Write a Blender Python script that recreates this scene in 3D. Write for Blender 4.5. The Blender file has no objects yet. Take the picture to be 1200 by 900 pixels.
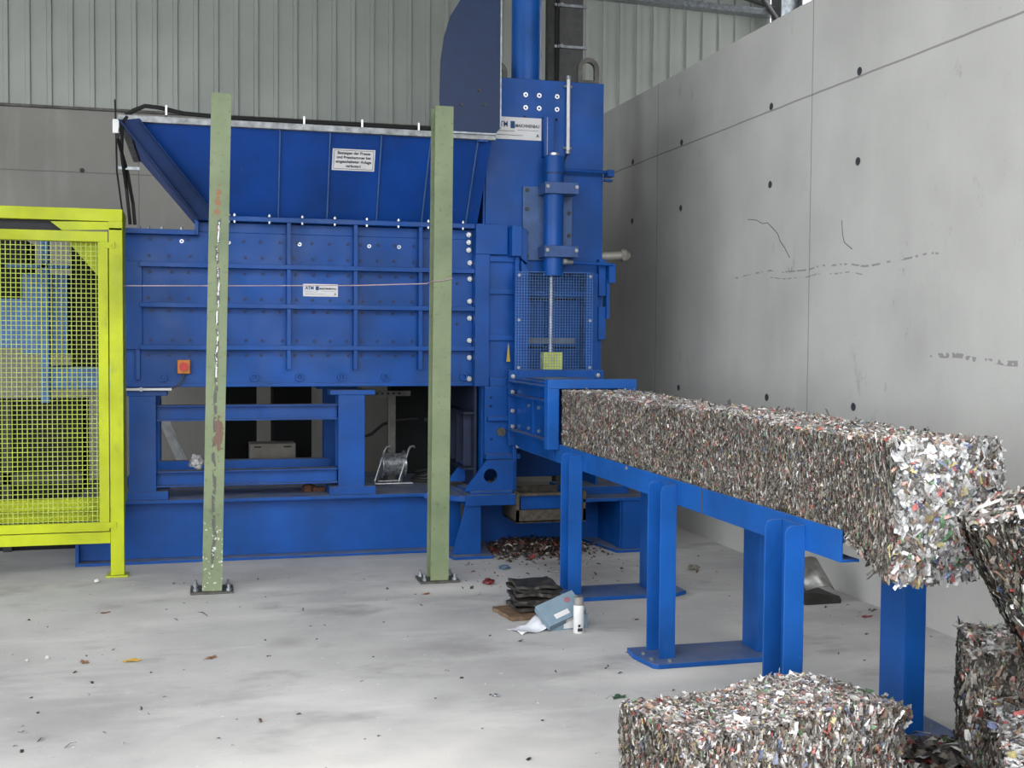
import bpy, math, random
import numpy as np
from mathutils import Vector, Matrix, noise
random.seed(7)
rng = np.random.default_rng(11)
S = bpy.context.scene
COL = S.collection

# ---------------------------------------------------------------- materials
def lin(c):
    r = []
    for v in c:
        v /= 255.0
        r.append(v / 12.92 if v <= 0.04045 else ((v + 0.055) / 1.055) ** 2.4)
    return r
def rgba(c): return (*lin(c), 1)

class NT:
    def __init__(s, name):
        s.m = bpy.data.materials.new(name); s.m.use_nodes = True
        s.t = s.m.node_tree; s.b = s.t.nodes['Principled BSDF']
    def n(s, typ, **kw):
        nd = s.t.nodes.new(typ)
        for k, v in kw.items():
            if k in nd.inputs.keys(): nd.inputs[k].default_value = v
            else: setattr(nd, k, v)
        return nd
    def l(s, a, b): s.t.links.new(a, b)
    def coord(s, scale=(1, 1, 1), loc=(0, 0, 0)):
        tc = s.n('ShaderNodeTexCoord'); mp = s.n('ShaderNodeMapping')
        mp.inputs['Scale'].default_value = scale; mp.inputs['Location'].default_value = loc
        s.l(tc.outputs['Object'], mp.inputs[0]); return mp.outputs[0]
    def noise(s, scale, detail=3, co=None, rough=.55):
        nd = s.n('ShaderNodeTexNoise'); nd.inputs['Scale'].default_value = scale
        nd.inputs['Detail'].default_value = detail; nd.inputs['Roughness'].default_value = rough
        if co is not None: s.l(co, nd.inputs['Vector'])
        return nd.outputs[0]
    def ramp(s, f, a, b, va=0.0, vb=1.0):
        nd = s.n('ShaderNodeMapRange'); nd.inputs['From Min'].default_value = a; nd.inputs['From Max'].default_value = b
        nd.inputs['To Min'].default_value = va; nd.inputs['To Max'].default_value = vb
        s.l(f, nd.inputs['Value']); return nd.outputs[0]
    def math(s, op, a, b=None):
        nd = s.n('ShaderNodeMath', operation=op)
        for i, v in enumerate((a, b)):
            if v is None: continue
            if isinstance(v, (int, float)): nd.inputs[i].default_value = v
            else: s.l(v, nd.inputs[i])
        return nd.outputs[0]
    def mix(s, fac, a, b):
        nd = s.n('ShaderNodeMix', data_type='RGBA')
        for i, v in ((0, fac), (6, a), (7, b)):
            if isinstance(v, (int, float)): nd.inputs[i].default_value = v
            elif isinstance(v, (tuple, list)): nd.inputs[i].default_value = rgba(v) if max(v) > 1 else (*v[:3], 1)
            else: s.l(v, nd.inputs[i])
        return nd.outputs[2]
    def base(s, c): 
        if isinstance(c, tuple): s.b.inputs['Base Color'].default_value = rgba(c)
        else: s.l(c, s.b.inputs['Base Color'])
    def bump(s, h, strength=.2, dist=.01):
        nd = s.n('ShaderNodeBump'); nd.inputs['Strength'].default_value = strength; nd.inputs['Distance'].default_value = dist
        s.l(h, nd.inputs['Height']); s.l(nd.outputs[0], s.b.inputs['Normal'])
    def set(s, rough=.5, metal=0.0, spec=None):
        s.b.inputs['Roughness'].default_value = rough; s.b.inputs['Metallic'].default_value = metal
        if spec is not None: s.b.inputs['Specular IOR Level'].default_value = spec

def plain(name, c, rough=.5, metal=0.0, var=.12, scale=14):
    t = NT(name); t.set(rough, metal, .3); c = tuple(v * .8 for v in c)
    co = t.coord()
    dark = tuple(max(1, v * (1 - var)) for v in c); light = tuple(min(255, v * (1 + var * .6)) for v in c)
    t.base(t.mix(t.ramp(t.noise(scale, 4, co), .3, .7), dark, light)); return t.m

def paint(name, c, rough=.42, dust=.55, worn=(78, 98, 128)):
    t = NT(name); t.set(rough, 0, .22)
    co = t.coord()
    dark = tuple(v * .86 for v in c); light = tuple(min(255, v * 1.1) for v in c)
    k = t.mix(t.ramp(t.noise(2.2, 4, co), .3, .7), dark, light)
    # grime smears and pale scuffs of its own shape
    k = t.mix(t.math('MULTIPLY', t.ramp(t.noise(7, 6, t.coord((1, 1, .35), (3, 1, 5)), .7), .58, .75), .35), k, (14, 26, 46))
    k = t.mix(t.math('MULTIPLY', t.ramp(t.noise(38, 3, t.coord((1, 1, 1), (9, 2, 5))), .7, .78), .45), k, worn)
    # grey dust lying on upward faces
    g = t.n('ShaderNodeNewGeometry'); sx = t.n('ShaderNodeSeparateXYZ'); t.l(g.outputs['Normal'], sx.inputs[0])
    up = t.ramp(sx.outputs[2], .75, .95)
    d = t.math('MULTIPLY', up, t.ramp(t.noise(6, 5, co), .3, .6, dust * .5, dust))
    k = t.mix(d, k, (112, 114, 117))
    t.base(k)
    r = t.ramp(t.noise(5, 3, co), .3, .7, rough - .06, rough + .12); t.l(r, t.b.inputs['Roughness'])
    t.bump(t.noise(90, 2, co), .06, .002)
    return t.m

BLUE = paint('blue_paint', (2, 60, 125), .42, .85)
BLUE2 = paint('chute_blue_paint', (18, 71, 136), .38, .5)
BLUEH = paint('hopper_blue_paint', (6, 50, 114))
SLATE = paint('slate_blue_paint', (20, 40, 78), .5, .3)
YELLOW = paint('safety_yellow_paint', (146, 154, 12), .45, .2, (130, 130, 80))
BLOCKY = plain('yellow_block_paint', (225, 232, 90), .4)
SILVER = plain('bright_zinc', (205, 206, 208), .32, .75, .12, 60)
GALV = plain('galvanised_steel', (160, 165, 168), .42, .5, .2, 25)
GREYST = plain('grey_steel', (95, 92, 86), .5, .3, .25)
DARKST = plain('dark_grey_steel', (58, 57, 54), .5, .3, .25)
BLACK = plain('black_rubber', (20, 20, 20), .6)
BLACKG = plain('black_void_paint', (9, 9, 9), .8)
WHITE = plain('white_plate', (232, 230, 228), .45, 0, .03)
PAPER = plain('white_paper', (238, 238, 244), .7, 0, .03)
INK = plain('dark_ink', (40, 42, 55), .6, 0, .03)
INKB = plain('blue_ink', (25, 75, 125), .6, 0, .03)
RED = plain('red_plastic', (205, 45, 40), .4, 0, .05)
ORANGE = plain('orange_yellow_plastic', (216, 130, 40), .45, 0, .05)
TRAY = plain('dirty_brown_steel', (84, 76, 66), .8, 0, .35, 30)
BROWN = plain('brown_board', (122, 98, 76), .85, 0, .2, 30)
SHEET = plain('dark_sheet', (64, 60, 55), .45, .2, .45, 22)
BOXBL = plain('grey_blue_card', (128, 150, 164), .7, 0, .06)
BOXIN = plain('dark_blue_card', (30, 34, 60), .8)
CARTON = plain('pale_carton', (128, 122, 112), .8, 0, .08)
LEAFY = plain('yellow_leaf', (205, 165, 70), .7, 0, .25, 60)
LEAFB = plain('brown_leaf', (150, 108, 80), .8, 0, .25, 60)
LEAFG = plain('green_leaf', (60, 92, 66), .7, 0, .25, 60)
STRING = plain('pale_pink_cord', (190, 165, 170), .8)
RUST = plain('rusty_steel', (100, 62, 45), .8, 0, .3)
BLUEGREY = plain('blue_grey_scrap', (95, 120, 140), .5)

def m_concrete_wall(name, axis, vj, hj, base=(150, 148, 143), stains=True):
    t = NT(name); t.set(.85, 0, .25)
    g = t.n('ShaderNodeTexCoord'); sx = t.n('ShaderNodeSeparateXYZ'); t.l(g.outputs['Object'], sx.inputs[0])
    u, z = sx.outputs[axis], sx.outputs[2]
    co = t.coord()
    k = t.mix(t.ramp(t.noise(.9, 5, co), .3, .7), tuple(v * .93 for v in base), tuple(v * 1.06 for v in base))
    k = t.mix(t.math('MULTIPLY', t.ramp(t.noise(3, 6, t.coord((1, 1, .15), (4, 7, 1)), .65), .5, .8), .3), k, (184, 182, 176))
    k = t.mix(t.math('MULTIPLY', t.ramp(t.noise(26, 4, co, .7), .62, .74), .22), k, (96, 94, 90))
    if stains:
        zone = t.math('MULTIPLY', t.ramp(t.noise(1.1, 2, t.coord((1, 1, .8), (2.1, 5.2, 3.3))), .55, .68), t.ramp(z, .9, 1.4))
        spots = t.ramp(t.noise(7, 5, t.coord((1, 1, .55), (5.7, 1.2, 8.4)), .7), .6, .72)
        k = t.mix(t.math('MULTIPLY', t.math('MULTIPLY', zone, spots), .75), k, (84, 80, 72))
        # scraped dashed line at about 2.1 m
        wob = t.math('ADD', z, t.math('MULTIPLY', t.noise(1.5, 2, co), .12))
        for zc, w, y0, y1 in ((2.13, .006, 5.6, 8.2), (2.08, .004, 6.4, 7.6), (1.56, .012, 4.9, 5.7)):
            ln = t.math('LESS_THAN', t.math('ABSOLUTE', t.math('SUBTRACT', wob, zc)), w)
            seg = t.math('MULTIPLY', t.math('GREATER_THAN', u, y0), t.math('LESS_THAN', u, y1))
            dash = t.math('GREATER_THAN', t.noise(24, 1, co), .5)
            k = t.mix(t.math('MULTIPLY', t.math('MULTIPLY', ln, seg), t.math('MULTIPLY', dash, .55)), k, (78, 76, 72))
    wv = t.math('MULTIPLY', t.math('SUBTRACT', t.noise(3, 2, co), .5), .012)
    for c, src, w in [(v, u, .0055) for v in vj] + [(h, z, .0065) for h in hj]:
        ln = t.math('LESS_THAN', t.math('ABSOLUTE', t.math('SUBTRACT', t.math('ADD', src, wv), c)), w)
        k = t.mix(t.math('MULTIPLY', ln, .6), k, (86, 84, 80))
    t.base(k); t.bump(t.noise(45, 4, co), .12, .004); return t.m

def m_floor():
    t = NT('concrete_floor_material'); t.set(.8, 0, .3)
    co = t.coord()
    k = t.mix(t.ramp(t.noise(.55, 5, co, .6), .35, .65), (145, 143, 142), (180, 178, 175))
    k = t.mix(t.math('MULTIPLY', t.ramp(t.noise(1.6, 5, t.coord((.5, 1.4, 1), (3, 2, 0)), .65), .52, .7), .45), k, (196, 194, 190))
    k = t.mix(t.math('MULTIPLY', t.ramp(t.noise(1.3, 4, t.coord((1, 1.6, 1), (7, 4, 0)), .6), .56, .72), .65), k, (116, 115, 114))
    k = t.mix(t.math('MULTIPLY', t.ramp(t.noise(48, 4, t.coord((.6, 1, 1)), .7), .6, .7), .35), k, (108, 106, 104))
    k = t.mix(t.math('MULTIPLY', t.ramp(t.noise(30, 3, t.coord((1, 1, 1), (1, 8, 0))), .68, .76), .5), k, (222, 220, 216))
    # pale cement dust swept around the two green posts and by the first chute leg
    tc = t.n('ShaderNodeTexCoord')
    for cx, cy, rx, ry in ((.15, 7.5, .75, .22), (1.5, 7.25, .6, .25), (2.15, 5.15, .6, .2), (.6, 4.2, 1.2, .7)):
        mp = t.n('ShaderNodeMapping'); mp.inputs['Location'].default_value = (-cx / rx, -cy / ry, 0); mp.inputs['Scale'].default_value = (1 / rx, 1 / ry, 1)
        t.l(tc.outputs['Object'], mp.inputs[0])
        ln = t.n('ShaderNodeVectorMath', operation='LENGTH'); t.l(mp.outputs[0], ln.inputs[0])
        f = t.math('MULTIPLY', t.ramp(t.math('ADD', ln.outputs['Value'], t.noise(3, 4, co)), 1.5, .6), .6)
        k = t.mix(f, k, (206, 202, 196))
    for cx, cy, r in ((.45, 6.15, .14), (1.02, 5.0, .16), (-.6, 5.1, .5), (2.5, 7.6, .5)):
        mp = t.n('ShaderNodeMapping'); mp.inputs['Location'].default_value = (-cx / r, -cy / r, 0); mp.inputs['Scale'].default_value = (1 / r, 1 / r, 1)
        t.l(tc.outputs['Object'], mp.inputs[0])
        ln = t.n('ShaderNodeVectorMath', operation='LENGTH'); t.l(mp.outputs[0], ln.inputs[0])
        f = t.math('MULTIPLY', t.ramp(t.math('ADD', ln.outputs['Value'], t.noise(5, 5, co)), 1.5, .7), .38)
        k = t.mix(f, k, (112, 111, 110))
    t.base(k); t.bump(t.noise(60, 4, co), .12, .003); return t.m

def m_clad():
    t = NT('grey_cladding_material'); t.set(.5, .05, .4); co = t.coord()
    t.base(t.mix(t.ramp(t.noise(1.2, 3, co), .3, .7), (136, 139, 132), (151, 153, 145))); return t.m

def m_post():
    t = NT('green_post_paint'); t.set(.55, 0, .35); co = t.coord()
    k = t.mix(t.ramp(t.noise(3, 4, co), .3, .7), (86, 98, 70), (110, 119, 88))
    k = t.mix(t.math('MULTIPLY', t.ramp(t.noise(30, 4, co, .7), .58, .7), .6), k, (62, 64, 46))
    k = t.mix(t.math('MULTIPLY', t.ramp(t.noise(9, 5, t.coord((1.6, 1.6, .5), (4, 3, 2)), .7), .66, .72), .8), k, (110, 74, 50))
    g = t.n('ShaderNodeTexCoord'); sx = t.n('ShaderNodeSeparateXYZ'); t.l(g.outputs['Object'], sx.inputs[0])
    return t, k, sx, co
t, k, sx, co = m_post(); t.base(k); GREEN = t.m
t, k, sx, co = m_post()                                     # the left post is scraped to bare metal along its middle
zz = sx.outputs[2]
wig = t.math('SUBTRACT', t.noise(4, 3, t.coord((.001, .001, 1))), .5)
wx = t.math('ABSOLUTE', t.math('SUBTRACT', t.math('ADD', sx.outputs[0], t.math('MULTIPLY', wig, .07)), 0.0))
def band(z0, z1): return t.math('MULTIPLY', t.math('GREATER_THAN', zz, z0), t.math('LESS_THAN', zz, z1))
scr = t.math('MULTIPLY', t.math('MULTIPLY', t.math('LESS_THAN', wx, .0105), t.math('GREATER_THAN', t.noise(15, 4, co, .7), .47)), band(.15, 2.32))
k = t.mix(scr, k, (70, 68, 64))
scr2 = t.math('MULTIPLY', t.math('MULTIPLY', t.math('LESS_THAN', wx, .0045), t.math('GREATER_THAN', t.noise(22, 4, co, .7), .5)), band(1.3, 2.3))
k = t.mix(scr2, k, (190, 190, 188))
blob = t.math('LESS_THAN', t.math('ADD', t.math('ABSOLUTE', t.math('MULTIPLY', t.math('SUBTRACT', zz, .98), .22)), t.math('ADD', t.math('ABSOLUTE', t.math('SUBTRACT', sx.outputs[0], .02)), t.math('ADD', t.math('MULTIPLY', wig, .06), t.math('MULTIPLY', t.noise(22, 5, co, .75), .11)))), .088)
k = t.mix(blob, k, (92, 68, 54))
blob2 = t.math('LESS_THAN', t.math('ADD', t.math('ABSOLUTE', t.math('MULTIPLY', t.math('SUBTRACT', zz, 2.42), .16)), t.math('ADD', t.math('ABSOLUTE', t.math('SUBTRACT', sx.outputs[0], -.01)), t.math('MULTIPLY', t.noise(34, 5, co, .75), .14))), .088)
k = t.mix(t.math('MULTIPLY', blob2, .85), k, (120, 78, 48))
chips = t.math('MULTIPLY', t.math('GREATER_THAN', t.noise(50, 3, co), .64), band(0, .45))
k = t.mix(chips, k, (170, 172, 162))
t.base(k); GREENW = t.m

def m_bale():
    t = NT('crushed_can_metal'); t.set(.42, .35, .5)
    a = t.n('ShaderNodeAttribute', attribute_name='Col')
    co = t.coord()
    v = t.ramp(t.noise(110, 3, co, .7), .3, .7, .62, 1.28)
    mu = t.n('ShaderNodeVectorMath', operation='SCALE'); t.l(a.outputs['Color'], mu.inputs[0]); t.l(v, mu.inputs['Scale'])
    t.l(mu.outputs[0], t.b.inputs['Base Color'])
    t.bump(t.noise(75, 4, co, .7), .9, .006)
    return t.m
BALE = m_bale()

# ---------------------------------------------------------------- mesh helpers
class MB:
    def __init__(s): s.v = []; s.f = []
    def add(s, vs, fs):
        o = len(s.v); s.v += [tuple(v) for v in vs]; s.f += [tuple(i + o for i in f) for f in fs]; return s
    def box(s, x0, x1, y0, y1, z0, z1):
        return s.add([(x0, y0, z0), (x1, y0, z0), (x1, y1, z0), (x0, y1, z0), (x0, y0, z1), (x1, y0, z1), (x1, y1, z1), (x0, y1, z1)],
                     [(0, 3, 2, 1), (4, 5, 6, 7), (0, 1, 5, 4), (1, 2, 6, 5), (2, 3, 7, 6), (3, 0, 4, 7)])
    def prism(s, pts, ax, a, b):
        # pts: 2-D outline, extruded along axis ax from a to b
        def P(p, c):
            return {0: (c, p[0], p[1]), 1: (p[0], c, p[1]), 2: (p[0], p[1], c)}[ax]
        n = len(pts)
        ar = sum(pts[i][0] * pts[(i + 1) % n][1] - pts[(i + 1) % n][0] * pts[i][1] for i in range(n))
        if (ar < 0) != (ax == 1): pts = pts[::-1]
        lo = [P(p, a) for p in pts]; hi = [P(p, b) for p in pts]
        return s.add(lo + hi, [tuple(range(n - 1, -1, -1)), tuple(range(n, 2 * n))] + [(i, (i + 1) % n, n + (i + 1) % n, n + i) for i in range(n)])
    def rod(s, a, b, r, n=12, r2=None):
        a, b = Vector(a), Vector(b); d = (b - a).normalized()
        u = d.orthogonal().normalized(); w = d.cross(u); r2 = r if r2 is None else r2
        lo = [a + (u * math.cos(2 * math.pi * i / n) + w * math.sin(2 * math.pi * i / n)) * r for i in range(n)]
        hi = [b + (u * math.cos(2 * math.pi * i / n) + w * math.sin(2 * math.pi * i / n)) * r2 for i in range(n)]
        return s.add(lo + hi, [tuple(range(n - 1, -1, -1)), tuple(range(n, 2 * n))] + [(i, (i + 1) % n, n + (i + 1) % n, n + i) for i in range(n)])
    def tube(s, pts, r, n=8, closed=False):
        pts = [Vector(p) for p in pts]; m = len(pts); rings = []; u = None
        for i, p in enumerate(pts):
            if closed: d = pts[(i + 1) % m] - pts[i - 1]
            else: d = pts[min(i + 1, m - 1)] - pts[max(i - 1, 0)]
            d.normalize()
            u = d.orthogonal().normalized() if u is None else (u - d * u.dot(d)).normalized()
            w = d.cross(u)
            rings.append([p + (u * math.cos(2 * math.pi * k / n) + w * math.sin(2 * math.pi * k / n)) * r for k in range(n)])
        fs = []
        for i in range(m if closed else m - 1):
            j = (i + 1) % m
            for k in range(n): fs.append((i * n + k, i * n + (k + 1) % n, j * n + (k + 1) % n, j * n + k))
        if not closed: fs += [tuple(range(n - 1, -1, -1)), tuple((m - 1) * n + k for k in range(n))]
        return s.add([v for r_ in rings for v in r_], fs)
    def ring(s, c, axis, R, r, h, n=20):
        # flat washer, hole through, axis 'y'
        cx, cy, cz = c; v = []; f = []
        for rad, dy in ((R, 0), (R, h), (r, h), (r, 0)):
            for i in range(n):
                a = 2 * math.pi * i / n; v.append((cx + rad * math.cos(a), cy + dy, cz + rad * math.sin(a)))
        for q in range(4):
            for i in range(n):
                f.append((q * n + i, q * n + (i + 1) % n, ((q + 1) % 4) * n + (i + 1) % n, ((q + 1) % 4) * n + i))
        return s.add(v, f)
    def build(s, name, mat, parent=None, bevel=0, smooth=False):
        me = bpy.data.meshes.new(name); me.from_pydata(s.v, [], s.f); me.update()
        return link(name, me, mat, parent, bevel, smooth)

def link(name, me, mat, parent=None, bevel=0, smooth=False):
    o = bpy.data.objects.new(name, me); COL.objects.link(o)
    if mat is not None and not me.materials: me.materials.append(mat)
    if parent is not None:
        o.parent = parent
        # geometry is written in world metres: keep it there under an Empty that stands at its thing's base
        o.matrix_parent_inverse = world_of(parent).inverted()
    if bevel:
        b = o.modifiers.new('bevel', 'BEVEL'); b.width = bevel; b.segments = 2; b.limit_method = 'ANGLE'
    if smooth:
        me.shade_smooth() if hasattr(me, 'shade_smooth') else None
        me.set_sharp_from_angle(angle=math.radians(40))
    return o
def world_of(o):
    m = Matrix.Translation(o.location) @ o.rotation_euler.to_matrix().to_4x4()
    if o.parent: return world_of(o.parent) @ o.matrix_parent_inverse @ m
    return m
def tag(o, label=None, cat=None, group=None, kind=None):
    if label: o['label'] = label
    if cat: o['category'] = cat
    if group: o['group'] = group
    if kind: o['kind'] = kind
    return o
def empty(name, loc, label, cat, group=None, rz=0):
    o = bpy.data.objects.new(name, None); COL.objects.link(o); o.location = loc; o.rotation_euler.z = rz
    return tag(o, label, cat, group)
def part(o, label): o['label'] = label; return o
def box(x0, x1, y0, y1, z0, z1): return MB().box(x0, x1, y0, y1, z0, z1)
def copies(proto_fn, name, mat, parent, spots, **kw):
    """one mesh, an object for every spot"""
    me = None
    for p in spots:
        if me is None:
            mb = proto_fn(); o = mb.build(name, mat, parent, **kw); me = o.data
        else:
            o = first.copy(); COL.objects.link(o)
        o.location = p
        if p == spots[0]: first = o
    return first
def text(body, size, loc, mat, parent, name='lettering', bold=0.0, xs=1.0, align='CENTER', rot=(math.pi / 2, 0, 0)):
    cu = bpy.data.curves.new(name, 'FONT'); cu.body = body; cu.size = size; cu.align_x = align; cu.align_y = 'CENTER'
    cu.extrude = .0006; cu.offset = bold; cu.space_line = 1.15
    tmp = bpy.data.objects.new('tmp', cu); COL.objects.link(tmp)
    bpy.context.view_layer.update()
    me = bpy.data.meshes.new_from_object(tmp.evaluated_get(bpy.context.evaluated_depsgraph_get()))
    bpy.data.objects.remove(tmp); me.name = name
    M = Matrix.Translation(loc) @ Matrix.Rotation(rot[2], 4, 'Z') @ Matrix.Rotation(rot[0], 4, 'X') @ Matrix.Diagonal((xs, 1, 1, 1))
    me.transform(M); me.materials.clear()
    return link(name, me, mat, parent)

# ---------------------------------------------------------------- the setting
def struct(o): o['kind'] = 'structure'; return o
WT = 3.85
struct(box(-30, 20, -30, 20, -.2, 0).build('floor', m_floor()))
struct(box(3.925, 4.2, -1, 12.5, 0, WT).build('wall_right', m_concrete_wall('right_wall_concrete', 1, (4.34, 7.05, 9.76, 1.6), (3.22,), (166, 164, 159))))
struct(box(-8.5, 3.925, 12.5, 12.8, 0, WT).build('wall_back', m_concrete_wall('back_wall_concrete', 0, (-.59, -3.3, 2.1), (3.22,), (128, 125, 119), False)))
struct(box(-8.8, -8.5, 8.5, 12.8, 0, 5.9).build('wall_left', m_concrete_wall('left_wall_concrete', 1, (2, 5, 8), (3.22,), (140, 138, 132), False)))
# profiled sheet cladding above the concrete
cl = MB(); prof = []
x = -8.8
while x < 6.35:
    prof += [(x, 0), (x + .145, 0), (x + .152, -.022), (x + .193, -.022)]; x += .2
prof.append((x, 0))
v = []; f = []
for (px_, dy) in prof:
    v += [(px_, 12.5 + dy, WT + .005), (px_, 12.5 + dy, 5.9)]
for i in range(len(prof) - 1): f.append((2 * i, 2 * i + 2, 2 * i + 3, 2 * i + 1))
cl.add(v, f); cl.box(-8.8, 6.38, 12.53, 12.6, WT - .0, 5.9)
clad = struct(cl.build('wall_back_cladding', m_clad()))
struct(box(-8.5, 3.9, 12.455, 12.51, WT - .012, WT + .012).build('trim_1', GREYST))
# eave beam along the head of the cladding, and the roof with purlins
struct(box(6.7, 6.8, -1, 11.15, 0, 5.9).build('wall_light_blocker', plain('blocker_sheet', (100, 102, 98), .6)))  # unseen wall, added to cut the daylight entering over the right wall
eb = MB(); eb.prism([(3.2, 5.372), (6.4, 5.305), (6.4, 5.375), (3.2, 5.442)], 1, 12.34, 12.47)
struct(eb.build('trim_2', GALV))
struct(box(-9, 6.8, 1.5, 12.9, 5.9, 6.0).build('ceiling', plain('dark_roof_sheet', (78, 76, 70), .7)))
pr_ = MB()
for y in np.arange(2.2, 12.4, 1.6): pr_.box(-8.5, 6.5, y, y + .08, 5.72, 5.9)
struct(pr_.build('ceiling_purlins', DARKST))
br = MB(); br.rod((5.0, 11.0, 5.75), (6.35, 12.2, 5.2), .03); br.rod((5.6, 12.2, 5.5), (6.3, 12.2, 5.35), .025)
struct(br.build('ceiling_brace', DARKST))
sc = MB()
for q in ((6.36, 6.38), (6.62, 6.64)): sc.box(q[0], q[1], 12.15, 12.4, 0, 5.9)
sc.box(6.38, 6.62, 12.26, 12.28, 0, 5.9)
tag(sc.build('steel_column', GALV), 'galvanised steel roof column rising behind the top of the right concrete wall', 'column')
tie = MB().add(*(lambda n: ([(0, .022 * math.cos(2 * math.pi * i / n), .022 * math.sin(2 * math.pi * i / n)) for i in range(n)] + [(-.004, .026 * math.cos(2 * math.pi * i / n), .026 * math.sin(2 * math.pi * i / n)) for i in range(n)], [tuple(range(n))] + [(i, (i + 1) % n, n + (i + 1) % n, n + i) for i in range(n)]))(16))
wr = bpy.data.objects['wall_right']; me_t = None
for y in (3.7, 4.85, 6.47, 7.62, 9.22, 10.37):
    for z in (1.185, 2.7, 3.25):
        if me_t is None: t0 = tie.build('tie_hole', plain('dark_plug', (66, 70, 74), .8), wr); me_t = t0
        o = t0 if (y, z) == (3.7, 1.185) else t0.copy()
        if o is not t0: COL.objects.link(o)
        o.location = (3.9245, y, z)
for line in ([(7.968, 2.487), (7.83, 2.468), (7.735, 2.434), (7.656, 2.433), (7.577, 2.39), (7.499, 2.341), (7.46, 2.284), (7.396, 2.238), (7.321, 2.163)],
             [(6.65, 2.356), (6.637, 2.264), (6.615, 2.214), (6.523, 2.165)]):
    MB().tube([(3.9255, y, z) for y, z in line], .0028, 5).build('crack', bpy.data.materials['dark_plug'], wr)
wb = bpy.data.objects['wall_back']; fb = None
for xx in (-3.1, -1.13, -.3, 1.0):
    for z in (2.62, 3.24):
        o = MB().rod((xx, 12.497, z), (xx, 12.503, z), .024, 14).build('tie_hole', bpy.data.materials['dark_plug'], wb)

# ---------------------------------------------------------------- the baling press
P = empty('baling_press', (1, 9, 0), 'large blue can baling press with hopper, ribbed chamber and tall head', 'baling press')
F = 8.5
# base frame
b = MB(); b.box(-.834, 1.78, F, F + .26, 0, .02); b.box(-.834, 1.9, F + .11, F + .13, .02, .42)
b.box(-.834, 1.78, F, F + 1.45, .42, .445)
b.box(-.834, 1.9, F + 1.3, F + 1.32, 0, .42); b.box(-.834, -.81, F + .02, F + 1.3, 0, .42)
b.build('base_frame', BLUE, P, bevel=.003)
# top flange sweeping forward to the wider head end
b = MB(); n = 10
pts = [(1.6, F)] + [(1.6 + .27 * i / n, F - .24 * (1 - math.cos(math.pi * i / n)) / 2) for i in range(1, n + 1)] + [(1.9, 8.26), (1.9, 9.6), (1.6, 9.6)]
b.prism(pts, 2, .405, .446); b.build('flared_flange', BLUE, P, bevel=.003)
b = MB(); b.box(1.86, 2.25, 8.24, 8.75, .375, .455); b.box(1.9, 2.22, 8.27, 8.7, .455, .475); b.build('head_foot', BLUE, P, bevel=.004)
b = MB(); b.prism([(1.77, .02), (1.98, .02), (1.98, .375), (1.865, .375)], 1, 8.27, 8.3)
b.box(1.965, 1.985, 8.3, 8.72, .02, .375); b.build('gusset', BLUE, P, bevel=.003)
b = MB(); b.prism([(1.72, 8.4), (1.76, 8.17), (2.05, 8.17), (2.07, 8.4), (2.12, 8.72), (1.7, 8.72)], 2, 0, .02); b.build('foot_plate', BLUE, P, bevel=.002)
b = MB(); b.prism([(3.06, .02), (3.31, .02), (3.21, .385), (3.06, .385)], 1, 8.22, 8.25); b.box(3.05, 3.07, 8.25, 8.75, .02, .385); b.build('gusset', BLUE, P, bevel=.003)
b = MB(); b.prism([(2.9, 8.8), (3.0, 8.18), (3.32, 8.18), (3.36, 8.8)], 2, 0, .02); b.build('foot_plate', BLUE, P, bevel=.002)
b = MB(); b.box(2.7, 3.28, 8.2, 8.85, .385, .41); b.box(1.98, 3.06, 8.75, 8.77, 0, .44); b.box(2.66, 3.18, 8.42, 8.8, .41, .47); b.build('head_base', BLUE, P, bevel=.003)
# support columns: H-sections
def hsec(x0, x1, y0, y1, z0, z1, tf=.014):
    m = MB(); m.box(x0, x1, y0, y0 + tf, z0, z1); m.box(x0, x1, y1 - tf, y1, z0, z1)
    c = (x0 + x1) / 2; m.box(c - .006, c + .006, y0 + tf, y1 - tf, z0, z1); return m
for x0, x1 in ((-.478, -.296), (.972, 1.165)):
    for y0 in (8.53, 9.5):
        m = hsec(x0, x1, y0, y0 + .19, .5, 1.175)
        m.box(x0 - .06, x1 + .075, y0 - .005, y0 + .2, 1.175, 1.21); m.box(x0 - .065, x1 + .08, y0 - .01, y0 + .22, .445, .505)
        o = m.build('support_column', BLUE, P, bevel=.003)
for z0, z1 in ((.995, 1.105), (.53, .638)):
    m = MB(); m.box(-.296, .972, 8.62, 8.628, z0, z1); m.box(-.296, .972, 8.56, 8.68, z1 - .008, z1); m.box(-.296, .972, 8.56, 8.68, z0, z0 + .008)
    m.build('crossbar', BLUE, P)
m = MB(); m.box(-.3, .97, 9.1, 9.2, .52, .655); m.build('crossbar', BLUE, P)
# chamber box
m = MB(); m.box(-.52, 2.02, 8.58, 9.7, 1.235, 2.33); m.box(-.02, 2.02, 8.58, 9.7, 2.33, 2.40)
m.box(-.52, 2.02, 8.565, 8.58, 1.235, 1.262)
body = m.build('press_chamber', BLUE, P, bevel=.003)
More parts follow.
